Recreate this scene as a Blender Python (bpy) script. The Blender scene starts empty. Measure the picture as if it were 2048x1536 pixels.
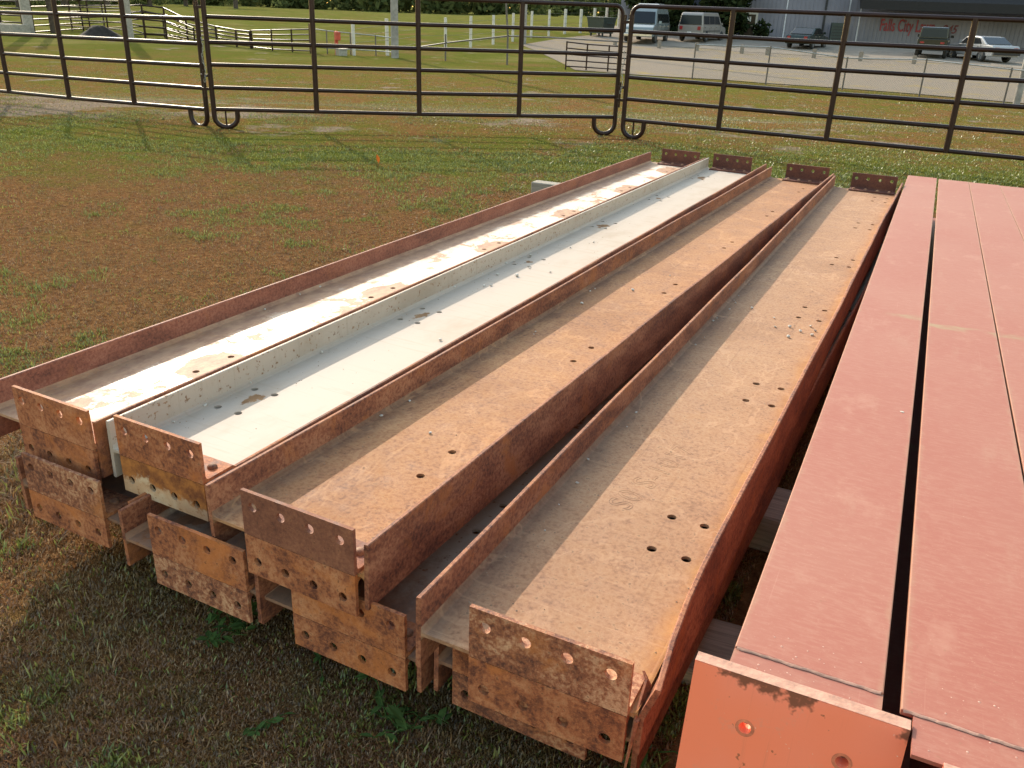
import bpy, bmesh, math, random
import numpy as np
from mathutils import Vector, Matrix

random.seed(7)
rng = np.random.default_rng(7)
SC = bpy.context.scene
COL = SC.collection

# ------------------------------------------------------------------ camera
CAM = np.array([0.0, 0.0, 1.45])
FPX = 1717.77
FW = np.array([-0.41705, 0.81566, -0.40090]); FW /= np.linalg.norm(FW)
RT = np.array([0.8833, 0.4675, 0.0340]); RT -= FW * (RT @ FW); RT /= np.linalg.norm(RT)
UP = np.cross(RT, FW)
cam = bpy.data.cameras.new('camera')
cam.sensor_width = 36.0
cam.lens = FPX / 2048 * 36
cam.clip_start = 0.05
cam.clip_end = 3000
camo = bpy.data.objects.new('camera', cam)
camo.matrix_world = Matrix(((RT[0], UP[0], -FW[0], CAM[0]), (RT[1], UP[1], -FW[1], CAM[1]), (RT[2], UP[2], -FW[2], CAM[2]), (0, 0, 0, 1)))
COL.objects.link(camo)
SC.camera = camo

# ------------------------------------------------------------------ sky and sun
SUN_AZ = math.radians(52)      # left of +Y
SUN_EL = math.radians(28)
w = bpy.data.worlds.new('World')
SC.world = w
w.use_nodes = True
wn = w.node_tree
sky = wn.nodes.new('ShaderNodeTexSky')
sky.sky_type = 'NISHITA'
sky.sun_disc = False
sky.sun_elevation = SUN_EL
sky.sun_rotation = -SUN_AZ
sky.air_density = 2.0
sky.dust_density = 1.8
sky.ozone_density = 1.0
bg = wn.nodes['Background']
bg.inputs['Strength'].default_value = 0.15
wn.links.new(sky.outputs[0], bg.inputs[0])
sl = bpy.data.lights.new('sun', 'SUN')
sl.energy = 2.2
sl.angle = math.radians(0.35)
sl.color = (1.0, 0.90, 0.77)
so = bpy.data.objects.new('sun', sl)
so.rotation_euler = Vector((-math.sin(SUN_AZ) * math.cos(SUN_EL), math.cos(SUN_AZ) * math.cos(SUN_EL), math.sin(SUN_EL))).to_track_quat('Z', 'Y').to_euler()
so.location = (-20, 20, 30)
COL.objects.link(so)
SC.view_settings.view_transform = 'Standard'
SC.view_settings.look = 'None'
SC.view_settings.gamma = 1
SC.view_settings.use_curve_mapping = False
SC.view_settings.exposure = 1.42

# ------------------------------------------------------------------ helpers
def tag(o, label=None, cat=None, group=None, kind=None):
    if label: o['label'] = label
    if cat: o['category'] = cat
    if group: o['group'] = group
    if kind: o['kind'] = kind
    return o

def empty(name, loc=(0, 0, 0), rz=0.0, label=None, cat=None, group=None):
    o = bpy.data.objects.new(name, None)
    o.empty_display_size = 0.1
    o.location = loc
    o.rotation_euler = (0, 0, rz)
    COL.objects.link(o)
    return tag(o, label, cat, group)

class MB:
    """Collects vertices and faces of one mesh object."""
    def __init__(s): s.v = []; s.f = []; s.sm = []
    def add(s, vs, fs, smooth=False):
        b = len(s.v)
        s.v += [tuple(map(float, q)) for q in vs]
        for f in fs:
            s.f.append(tuple(b + i for i in f)); s.sm.append(smooth)
        return s
    def box(s, x0, x1, y0, y1, z0, z1):
        return s.add([(x0, y0, z0), (x1, y0, z0), (x1, y1, z0), (x0, y1, z0), (x0, y0, z1), (x1, y0, z1), (x1, y1, z1), (x0, y1, z1)],
                     [(3, 2, 1, 0), (4, 5, 6, 7), (0, 1, 5, 4), (1, 2, 6, 5), (2, 3, 7, 6), (3, 0, 4, 7)])
    def tube(s, pts, r, n=8, cap=True):
        pts = [Vector(p) for p in pts]
        rr = r if isinstance(r, (list, tuple)) else [r] * len(pts)
        rings = []
        t0 = (pts[1] - pts[0]).normalized()
        nv = t0.orthogonal().normalized()
        vs = []
        for i, p in enumerate(pts):
            t = ((pts[i] - pts[i - 1]).normalized() if i else t0) + ((pts[i + 1] - pts[i]).normalized() if i < len(pts) - 1 else Vector((0, 0, 0)))
            t.normalize()
            nv = (nv - t * nv.dot(t)).normalized()
            bv = t.cross(nv)
            for k in range(n):
                a = 2 * math.pi * k / n
                vs.append(p + (nv * math.cos(a) + bv * math.sin(a)) * rr[i])
        fs = []
        for i in range(len(pts) - 1):
            for k in range(n):
                a, b = i * n + k, i * n + (k + 1) % n
                fs.append((a, b, b + n, a + n))
        s.add(vs, fs, True)
        if cap:
            s.add(vs[:n], [tuple(range(n))[::-1]]); s.add(vs[-n:], [tuple(range(n))])
        return s
    def build(s, name, mat, parent=None, loc=None, rz=0.0):
        m = bpy.data.meshes.new(name)
        m.from_pydata(s.v, [], s.f)
        m.polygons.foreach_set('use_smooth', s.sm)
        if mat: m.materials.append(mat)
        m.update()
        o = bpy.data.objects.new(name, m)
        COL.objects.link(o)
        if parent: o.parent = parent
        if loc is not None: o.location = tuple(float(q) for q in loc)
        o.rotation_euler = (0, 0, rz)
        return o

def copy_tree(o, parent=None):
    c = o.copy(); COL.objects.link(c)
    if parent: c.parent = parent
    for ch in list(o.children): copy_tree(ch, c)
    return c

def bevel(o, wd, seg=2):
    m = o.modifiers.new('bevel', 'BEVEL'); m.width = wd; m.segments = seg; m.limit_method = 'ANGLE'; m.angle_limit = math.radians(35)
    return o

# ------------------------------------------------------------------ terrain
FH = np.array([FW[0], FW[1]]); FH /= np.linalg.norm(FH)
RH = np.array([FH[1], -FH[0]])
def gz(x, y):
    d = x * FH[0] + y * FH[1]
    l = x * RH[0] + y * RH[1]
    t = np.clip((d - 12.0) / 10.0, 0, 1); u = np.clip((d - 50.0) / 28.0, 0, 1); q = np.clip((l + 14.0) / 16.0, 0, 1)
    return -0.72 * t * t * (3 - 2 * t) + 0.75 * u * u * (3 - 2 * u) * q * q * (3 - 2 * q)
def ray(px): return FW + RT * (px[0] - 1024) / FPX - UP * (px[1] - 768) / FPX
def onz(px, z):
    d = ray(px); return CAM + d * ((z - CAM[2]) / d[2])
def at(px, py):
    """where the sight line of a photograph pixel meets the terrain"""
    d = ray((px, py)); z = 0.0
    for _ in range(60):
        P = CAM + d * ((z - CAM[2]) / d[2])
        z = 0.5 * z + 0.5 * float(gz(P[0], P[1]))
    P[2] = float(gz(P[0], P[1]))
    return P
def above(base, px, py):
    """the point straight over a ground point, at the height seen at that pixel row"""
    d = ray((px, py)); dep = (base[0] * FH[0] + base[1] * FH[1]); t = dep / (d[0] * FH[0] + d[1] * FH[1])
    return CAM[2] + d[2] * t

# ------------------------------------------------------------------ materials
class NT:
    def __init__(s, name):
        s.m = bpy.data.materials.new(name); s.m.use_nodes = True
        s.t = s.m.node_tree; s.n = s.t.nodes; s.l = s.t.links
        s.b = s.n['Principled BSDF']
        s.geo = None
    def new(s, typ, **kw):
        n = s.n.new(typ)
        for k, v in kw.items(): setattr(n, k, v)
        return n
    def put(s, sock, v):
        if isinstance(v, bpy.types.NodeSocket): s.l.new(v, sock)
        elif isinstance(v, (tuple, list)) and len(v) == 3 and sock.type == 'RGBA': sock.default_value = (*v, 1)
        else: sock.default_value = v
    def obj(s):
        """object coordinates, shifted by the object's random number"""
        c = s.new('ShaderNodeTexCoord').outputs['Object']
        r = s.new('ShaderNodeObjectInfo').outputs['Random']
        k = s.new('ShaderNodeMath', operation='MULTIPLY'); s.put(k.inputs[0], r); k.inputs[1].default_value = 37.0
        a = s.new('ShaderNodeVectorMath', operation='ADD'); s.put(a.inputs[0], c); s.put(a.inputs[1], k.outputs[0])
        return a.outputs[0]
    def raw(s): return s.new('ShaderNodeTexCoord').outputs['Object']
    def pos(s): return s.new('ShaderNodeNewGeometry').outputs['Position']
    def scaled(s, v, sc):
        a = s.new('ShaderNodeVectorMath', operation='MULTIPLY'); s.put(a.inputs[0], v); a.inputs[1].default_value = sc
        return a.outputs[0]
    def noise(s, v, scale, detail=4, rough=0.55, dist=0.0):
        n = s.new('ShaderNodeTexNoise'); s.put(n.inputs['Vector'], v)
        n.inputs['Scale'].default_value = scale; n.inputs['Detail'].default_value = detail; n.inputs['Roughness'].default_value = rough; n.inputs['Distortion'].default_value = dist
        return n.outputs['Fac']
    def voro(s, v, scale, feature='F1'):
        n = s.new('ShaderNodeTexVoronoi', feature=feature); s.put(n.inputs['Vector'], v); n.inputs['Scale'].default_value = scale
        return n.outputs['Distance']
    def ramp(s, fac, stops, interp='LINEAR'):
        r = s.new('ShaderNodeValToRGB'); cr = r.color_ramp; cr.interpolation = interp
        while len(cr.elements) < len(stops): cr.elements.new(0.5)
        for e, (p, c) in zip(cr.elements, stops):
            e.position = p; e.color = (*c, 1) if isinstance(c, (tuple, list)) else (c, c, c, 1)
        s.put(r.inputs[0], fac)
        return r.outputs[0]
    def step(s, fac, a, b): 
        m = s.new('ShaderNodeMapRange'); s.put(m.inputs[0], fac); m.inputs[1].default_value = a; m.inputs[2].default_value = b
        m.interpolation_type = 'SMOOTHSTEP'
        return m.outputs[0]
    def mix(s, fac, a, b, mode='MIX'):
        m = s.new('ShaderNodeMix', data_type='RGBA', blend_type=mode)
        s.put(m.inputs[0], fac); s.put(m.inputs[6], a); s.put(m.inputs[7], b)
        return m.outputs[2]
    def math(s, op, a, b=0.0):
        m = s.new('ShaderNodeMath', operation=op); s.put(m.inputs[0], a); s.put(m.inputs[1], b)
        return m.outputs[0]
    def xyz(s, v):
        x = s.new('ShaderNodeSeparateXYZ'); s.put(x.inputs[0], v); return x.outputs
    def bump(s, h, strength=0.3, dist=0.01):
        b = s.new('ShaderNodeBump'); s.put(b.inputs['Height'], h); b.inputs['Strength'].default_value = strength; b.inputs['Distance'].default_value = dist
        s.l.new(b.outputs[0], s.b.inputs['Normal'])
    def out(s, col, rough=0.7, metal=0.0, spec=0.5):
        s.put(s.b.inputs['Base Color'], col); s.put(s.b.inputs['Roughness'], rough); s.b.inputs['Metallic'].default_value = metal
        s.b.inputs['Specular IOR Level'].default_value = spec
        return s.m

def rust_mat(name, dark, mid, light, orange=None, orange_amt=0.55, bias=0.0, rough=0.72, spec=0.35, mottle=1.0, grain=(1, 1, 1), cloud=0.9, edge=False):
    t = NT(name); v = t.obj()
    vs = t.scaled(v, grain)
    n1 = t.noise(vs, 2.2, 5, 0.6); n2 = t.noise(vs, 14, 6, 0.68, 0.3); n3 = t.noise(v, 95, 4, 0.6); n4 = t.noise(v, 420, 2, 0.6)
    f = t.math('MULTIPLY', t.math('SUBTRACT', n1, 0.5), cloud)
    f = t.math('ADD', f, t.math('MULTIPLY', t.math('SUBTRACT', n2, 0.5), (0.75 if edge else 1.05) * mottle))
    f = t.math('ADD', f, t.math('MULTIPLY', t.math('SUBTRACT', n3, 0.5), (1.35 if edge else 1.0) * mottle))
    f = t.math('ADD', f, 0.5 + bias)
    c = t.ramp(f, [(0.22, dark), (0.50, mid), (0.80, light)])
    if orange: c = t.mix(t.math('MULTIPLY', t.step(t.noise(v, 5.5, 5, 0.7, 0.5), orange_amt, orange_amt + 0.18), 0.8), c, orange)
    c = t.mix(t.math('MULTIPLY', t.step(n3, 0.60, 0.70), 0.6), c, tuple(q * 0.45 for q in dark))
    c = t.mix(t.math('MULTIPLY', t.step(n4, 0.56, 0.72), 0.30), c, tuple(min(1, q * 1.6) for q in light))
    if edge:
        o = t.xyz(t.raw()); j = t.math('MULTIPLY', t.math('SUBTRACT', t.noise(t.scaled(v, (1, .35, 1)), 16, 6, 0.75), 0.5), 0.12)
        k = t.step(t.math('ADD', o[0], j), 0.375, 0.44)
        c = t.mix(t.math('MULTIPLY', k, 0.75), c, t.ramp(n2, [(0.35, (0.30, 0.115, 0.03)), (0.65, (0.44, 0.215, 0.07))]))
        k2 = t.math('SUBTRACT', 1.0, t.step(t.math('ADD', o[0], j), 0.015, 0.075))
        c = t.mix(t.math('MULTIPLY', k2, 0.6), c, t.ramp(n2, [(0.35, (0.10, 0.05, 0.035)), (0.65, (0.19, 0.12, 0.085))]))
        td = t.math('ABSOLUTE', t.math('SUBTRACT', t.noise(t.scaled(v, (1, .55, 1)), 3.6, 5, 0.6, 0.4), 0.5))
        c = t.mix(t.math('MULTIPLY', t.math('SUBTRACT', 1.0, t.step(td, 0.004, 0.016)), 0.30), c, tuple(q * 1.25 for q in light))
        c = t.mix(t.math('MULTIPLY', t.step(t.noise(v, 2.4, 3, .5), .52, .56), 0.16), c, dark)
        # faint dried run marks across the web
        rn = t.noise(t.scaled(v, (1.2, 30, 1)), 1.6, 5, 0.7, 1.2)
        c = t.mix(t.math('MULTIPLY', t.step(rn, 0.56, 0.66), 0.22), c, tuple(q * 1.25 for q in light))
        sc = t.noise(t.scaled(v, (55, 1.5, 1)), 1.3, 4, 0.6, 0.3)
        c = t.mix(t.math('MULTIPLY', t.step(sc, 0.60, 0.70), 0.25), c, dark)
    t.bump(t.math('ADD', n3, t.math('MULTIPLY', n4, 0.6)), 0.35, 0.002)
    return t.out(c, t.ramp(n2, [(0.3, rough - 0.12), (0.7, rough + 0.15)]), 0.0, spec)

def paint_mat(name, paint, rust, rust_d, amt=0.62, spots=0.66, rough=0.45, holes=None, spec=0.5, dirt=(0.25, 0.2, 0.15), dirt_amt=0.3, streak=(1, 1, 1), shade_rust_band=None, zfade=None):
    t = NT(name); v = t.obj()
    vs = t.scaled(v, streak)
    n1 = t.noise(v, 4, 6, 0.7, 0.4); n2 = t.noise(vs, 30, 5, 0.65); n3 = t.noise(v, 75, 3, 0.55); n4 = t.noise(v, 300, 2)
    c = t.mix(t.math('MULTIPLY', t.step(t.noise(vs, 3.0, 5, 0.65), 0.45, 0.75), dirt_amt), paint, dirt)
    c = t.mix(t.math('MULTIPLY', n4, 0.12), c, tuple(q * 0.7 for q in paint))
    rc = t.ramp(n2, [(0.35, rust_d), (0.62, rust)])
    m1 = t.step(t.math('ADD', n1, t.math('MULTIPLY', t.math('SUBTRACT', n2, 0.5), 0.35)), amt, amt + 0.03)
    bleed = t.step(t.math('ADD', n1, t.math('MULTIPLY', t.math('SUBTRACT', n2, 0.5), 0.25)), amt - 0.10, amt + 0.02)
    c = t.mix(t.math('MULTIPLY', bleed, 0.38), c, rust)
    c = t.mix(t.math('MULTIPLY', t.step(t.noise(t.scaled(v, (1.5, 22, 1)), 1.8, 5, .7, .8), .54, .66), 0.22), c, dirt)
    m2 = t.math('MULTIPLY', t.step(n3, spots, spots + 0.09), 0.85)
    m = t.math('MAXIMUM', m1, m2)
    if holes:
        x0, y0, per, rad = holes
        o = t.xyz(t.raw())
        yy = t.math('SUBTRACT', t.math('MODULO', t.math('ADD', t.math('SUBTRACT', o[1], y0), per * 10.5), per), per / 2)
        dx = t.math('MULTIPLY', t.math('SUBTRACT', o[0], x0), 0.95)
        d = t.math('SQRT', t.math('ADD', t.math('MULTIPLY', dx, dx), t.math('MULTIPLY', t.math('MULTIPLY', yy, yy), 0.38)))
        d = t.math('ADD', d, t.math('MULTIPLY', t.math('SUBTRACT', n1, 0.5), 0.22))
        m = t.math('MAXIMUM', m, t.math('SUBTRACT', 1.0, t.step(d, rad - 0.008, rad)))
    if shade_rust_band:  # rust tone painted where the flange shadow falls, and rust at the near end
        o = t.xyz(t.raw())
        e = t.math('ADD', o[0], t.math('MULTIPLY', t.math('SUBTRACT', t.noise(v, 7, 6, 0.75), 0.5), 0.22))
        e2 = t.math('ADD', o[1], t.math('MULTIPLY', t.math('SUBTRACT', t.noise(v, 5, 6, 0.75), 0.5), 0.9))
        k = t.math('MAXIMUM', t.math('SUBTRACT', 1.0, t.step(e, shade_rust_band - 0.03, shade_rust_band + 0.03)), t.math('MULTIPLY', t.math('SUBTRACT', 1.0, t.step(e2, 0.10, 0.40)), 0.9))
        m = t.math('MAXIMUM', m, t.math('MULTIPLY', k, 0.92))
    if zfade:
        zz = t.math('ADD', t.xyz(t.raw())[2], t.math('ADD', t.math('MULTIPLY', t.math('SUBTRACT', n1, 0.5), 0.16), t.math('MULTIPLY', t.math('SUBTRACT', n2, 0.5), 0.10)))
        m = t.math('MAXIMUM', t.step(zz, zfade - 0.008, zfade + 0.014), t.math('MULTIPLY', m2, 0.8))
    c = t.mix(m, c, rc)
    t.bump(t.math('ADD', t.math('MULTIPLY', m, -0.5), n3), 0.25, 0.002)
    r = t.math('ADD', t.math('MULTIPLY', m, 0.35), rough)
    return t.out(c, r, 0.0, spec)

def flat_mat(name, col, rough=0.6, metal=0.0, var=0.25, scale=8, spec=0.5, bump=0.0):
    t = NT(name); v = t.obj()
    n = t.noise(v, scale, 5, 0.6)
    c = t.ramp(n, [(0.3, tuple(q * (1 - var) for q in col)), (0.7, tuple(min(1, q * (1 + var)) for q in col))])
    if bump: t.bump(t.noise(v, scale * 6, 3), bump, 0.01)
    return t.out(c, rough, metal, spec)

M = {}
M['web_tan'] = rust_mat('rust_tan', (0.16, 0.071, 0.038), (0.320, 0.163, 0.084), (0.405, 0.235, 0.130), (0.36, 0.17, 0.06), 0.62, 0.04, 0.8, 0.3, 0.75, (1, 1, 1), 0.35, True)
M['web_brown'] = rust_mat('rust_brown', (0.15, 0.058, 0.027), (0.315, 0.142, 0.062), (0.41, 0.215, 0.102), (0.36, 0.15, 0.05), 0.60, 0.03, 0.8, 0.3, 0.8, (1, 1, 1), 0.4, True)
M['flange_rust'] = rust_mat('rust_dark_flange', (0.090, 0.030, 0.019), (0.230, 0.079, 0.039), (0.39, 0.17, 0.085), (0.35, 0.118, 0.034), 0.52, -0.02, 0.74, 0.35, 1.25, (1, 0.35, 1), 0.5)
M['flange_red'] = rust_mat('rust_red_flange', (0.10, 0.033, 0.023), (0.235, 0.080, 0.048), (0.35, 0.15, 0.095), (0.31, 0.11, 0.045), 0.58, 0.0, 0.7, 0.4, 1.0, (1, 0.35, 1), 0.5)
M['plate_rust'] = rust_mat('rust_end_plate', (0.110, 0.034, 0.019), (0.300, 0.098, 0.039), (0.45, 0.195, 0.088), (0.45, 0.142, 0.035), 0.50, -0.02, 0.75, 0.35, 1.25, (1, 1, 1), 0.9)
M['plate_dark'] = rust_mat('rust_dark_plate', (0.09, 0.032, 0.021), (0.185, 0.066, 0.036), (0.29, 0.118, 0.06), (0.33, 0.12, 0.035), 0.60, 0.0, 0.75, 0.35, 0.8, (1, 1, 1), 0.4)
M['plate_far_shaded'] = rust_mat('rust_far_plate_shaded', (0.055, 0.019, 0.014), (0.105, 0.035, 0.023), (0.17, 0.065, 0.035), (0.16, 0.055, 0.022), 0.60, 0.0, 0.75, 0.3, 0.8, (1, 1, 1), 0.5)  # plate rust darkened in its colour to paint in the shade at the far ends
M['plate_pale'] = rust_mat('rust_pale_plate', (0.095, 0.033, 0.021), (0.265, 0.093, 0.043), (0.52, 0.29, 0.16), (0.40, 0.14, 0.04), 0.52, 0.0, 0.75, 0.35, 1.35, (1, 1, 1), 0.8)
M['plate_white'] = paint_mat('rusty_white_plate', (0.58, 0.43, 0.28), (0.40, 0.15, 0.036), (0.15, 0.048, 0.018), 0.46, 0.60, 0.6, None, 0.3, (0.35, 0.22, 0.12), 0.6, (1, 1, 1), None, 0.022)
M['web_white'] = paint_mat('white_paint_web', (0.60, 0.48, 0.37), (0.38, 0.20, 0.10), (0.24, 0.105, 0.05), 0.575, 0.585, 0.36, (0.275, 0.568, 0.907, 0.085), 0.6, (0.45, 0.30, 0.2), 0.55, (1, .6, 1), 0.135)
M['web_cream'] = paint_mat('cream_paint_web', (0.43, 0.350, 0.280), (0.30, 0.17, 0.085), (0.19, 0.1, 0.05), 0.80, 0.72, 0.65, (0.09, 0.398, 0.907, 0.018), 0.15, (0.30, 0.215, 0.14), 0.6, (1, .5, 1), None)
M['flange_cream'] = paint_mat('cream_paint_flange', (0.45, 0.365, 0.29), (0.27, 0.14, 0.06), (0.16, 0.075, 0.04), 0.70, 0.60, 0.62, None, 0.25, (0.28, 0.21, 0.145), 0.65, (1, .5, 1), None)
M['web_grey'] = paint_mat('grey_white_web', (0.36, 0.30, 0.235), (0.24, 0.105, 0.05), (0.13, 0.055, 0.03), 0.62, 0.63, 0.65, None, 0.35, (0.2, 0.13, 0.09), 0.7, (1, .5, 1), 0.02)
M['rivet'] = rust_mat('rust_rivet', (0.10, 0.04, 0.02), (0.22, 0.10, 0.05), (0.34, 0.2, 0.11), None, 0.5, 0, 0.7)

def red_mat(name, base, pale):
    t = NT(name); v = t.obj(); o = t.xyz(t.raw())
    n1 = t.noise(v, 1.6, 4, 0.6); n2 = t.noise(t.scaled(v, (16, 60, 16)), 2.2, 4, 0.75); n3 = t.noise(v, 260, 3, 0.6)
    c = t.mix(t.math('ADD', t.math('MULTIPLY', t.step(n2, 0.42, 0.70), 0.45), t.math('MULTIPLY', t.step(n1, 0.3, 0.7), 0.35)), base, pale)
    c = t.mix(t.math('MULTIPLY', t.step(t.noise(t.scaled(v, (1, .3, 1)), 11, 6, .75), 0.55, 0.75), 0.35), c, (0.36, 0.20, 0.13))
    ex = t.step(t.math('ADD', t.math('ABSOLUTE', o[0]), t.math('MULTIPLY', t.math('SUBTRACT', t.noise(v, 24, 5, .7), 0.5), 0.03)), 0.088, 0.1)
    c = t.mix(t.math('MULTIPLY', ex, 0.45), c, (0.33, 0.19, 0.11))
    c = t.mix(t.math('MULTIPLY', n1, 0.25), c, tuple(q * 0.75 for q in base))
    c = t.mix(t.math('MULTIPLY', t.step(n3, 0.62, 0.75), 0.35), c, (0.50, 0.29, 0.2))
    c = t.mix(t.math('MULTIPLY', t.step(t.noise(t.scaled(v, (1, .45, 1)), 2.6, 5, .6), .50, .66), 0.22), c, (0.30, 0.125, 0.085))
    c = t.mix(t.math('MULTIPLY', t.step(t.noise(t.scaled(v, (1, .6, 1)), 7.5, 5, .7), .56, .70), 0.25), c, (0.42, 0.22, 0.15))
    scr = t.noise(t.scaled(v, (70, 1.0, 1)), 1.5, 3, 0.6, 0.2)
    c = t.mix(t.math('MULTIPLY', t.step(scr, 0.68, 0.76), 0.22), c, (0.50, 0.27, 0.19))
    c = t.mix(t.math('MULTIPLY', t.step(t.noise(v, 60, 4, .7), 0.66, 0.72), 0.5), c, (0.24, 0.10, 0.055))
    d = t.math('ABSOLUTE', t.math('SUBTRACT', t.math('ADD', o[1], t.math('MULTIPLY', t.math('SUBTRACT', t.noise(v, 9, 4), 0.5), 0.10)), 2.02))
    c = t.mix(t.math('MULTIPLY', t.math('SUBTRACT', 1.0, t.step(d, 0.012, 0.034)), t.step(t.noise(v, 7, 3), 0.4, 0.6)), c, (0.28, 0.17, 0.09))
    t.bump(n2, 0.08, 0.002)
    return t.out(c, 0.62, 0, 0.35)
M['red'] = red_mat('faded_red_primer', (0.290, 0.085, 0.055), (0.365, 0.165, 0.112))
def orange_mat():
    t = NT('orange_primer'); v = t.obj(); o = t.xyz(t.raw())
    n1 = t.noise(v, 9, 5, 0.7); n3 = t.noise(v, 55, 4, 0.6); n4 = t.noise(v, 160, 2)
    c = t.mix(t.step(t.noise(v, 3, 3), 0.35, 0.7), (0.90, 0.215, 0.105), (0.88, 0.26, 0.165))
    edge = t.math('MULTIPLY', t.step(o[2], -0.055, -0.002), 0.16)
    c = t.mix(t.step(t.math('ADD', n1, edge), 0.68, 0.745), c, (0.22, 0.07, 0.038))
    c = t.mix(t.step(n3, 0.66, 0.72), c, (0.36, 0.11, 0.05))
    dr = t.noise(t.scaled(v, (34, 1, 2.2)), 1.5, 5, 0.7, 0.4)
    c = t.mix(t.math('MULTIPLY', t.step(dr, 0.54, 0.70), 0.32), c, (0.55, 0.17, 0.09))
    c = t.mix(t.math('MULTIPLY', t.step(t.noise(v, 22, 5, .75), 0.58, 0.70), 0.30), c, (0.62, 0.30, 0.20))
    c = t.mix(t.step(n4, 0.74, 0.78), c, (0.8, 0.65, 0.5))
    t.bump(n3, 0.15, 0.002)
    return t.out(c, 0.5, 0, 0.4)
M['orange'] = orange_mat()
M['ring'] = flat_mat('rusty_ring', (0.58, 0.165, 0.08), 0.7, 0, 0.35, 70)
M['spatter'] = flat_mat('pinkish_spatter', (0.5, 0.28, 0.2), .7)
M['dust'] = flat_mat('dusty_edge', (0.44, 0.24, 0.17), 0.85, 0, 0.3, 30, 0.2, 0.2)
M['tube'] = flat_mat('brown_tube_paint', (0.024, 0.010, 0.008), 0.36, 0.0, 0.3, 6, 0.25)
M['tube_grey'] = flat_mat('weathered_tube', (0.10, 0.085, 0.075), 0.5, 0.0, 0.3, 6)
M['galv'] = flat_mat('galvanised', (0.28, 0.28, 0.27), 0.45, 0.6, 0.2, 12)
M['white_post'] = flat_mat('white_post_paint', (0.50, 0.47, 0.42), 0.6, 0, 0.12, 10)
M['bollard'] = flat_mat('bollard_wood', (0.20, 0.17, 0.14), 0.8, 0, 0.25, 9, 0.3, 0.2)
M['stone'] = flat_mat('white_gravel', (0.50, 0.45, 0.38), 0.8, 0, 0.2, 90, 0.3)
M['bare_post'] = flat_mat('grey_post', (0.30, 0.27, 0.23), 0.8, 0, 0.25, 9, 0.3, 0.2)
def wood_mat(name, col):
    t = NT(name); v = t.obj()
    g = t.noise(t.scaled(v, (2, 40, 40)), 3, 5, 0.65, 0.5)
    c = t.ramp(g, [(0.3, tuple(q * 0.55 for q in col)), (0.7, tuple(q * 1.15 for q in col))])
    t.bump(g, 0.5, 0.006)
    return t.out(c, 0.85, 0, 0.25)
M['timber'] = wood_mat('weathered_timber', (0.30, 0.26, 0.21))
M['pole'] = flat_mat('pole_wood', (0.26, 0.24, 0.22), 0.85, 0, 0.3, 5, 0.2, 0.3)
M['bark'] = flat_mat('bark', (0.085, 0.065, 0.05), 0.9, 0, 0.4, 6, 0.2, 0.5)
M['black'] = flat_mat('dark_rubber', (0.02, 0.02, 0.02), 0.7)
M['glass'] = flat_mat('dark_glass', (0.012, 0.014, 0.015), 0.18, 0, 0.1, 3, 0.25)
M['chrome'] = flat_mat('bright_trim', (0.6, 0.6, 0.6), 0.25, 0.9, 0.1)
M['lamp_red'] = flat_mat('red_lens', (0.26, 0.012, 0.014), 0.3)
M['lamp_clear'] = flat_mat('clear_lens', (0.6, 0.6, 0.58), 0.15)
M['plate'] = flat_mat('number_plate', (0.6, 0.6, 0.58), 0.5)
M['redbox'] = flat_mat('red_paint', (0.42, 0.06, 0.03), 0.6)
M['greenbin'] = flat_mat('dark_green_bin', (0.022, 0.035, 0.03), 0.55)

def metal_wall():
    t = NT('ribbed_wall_paint'); o = t.xyz(t.raw()); v = t.raw()
    c = t.mix(t.step(t.noise(v, 0.3, 4), 0.35, 0.7), (0.20, 0.195, 0.235), (0.155, 0.155, 0.19))
    return t.out(c, 0.55, 0, 0.4)
M['wall'] = metal_wall()

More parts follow.
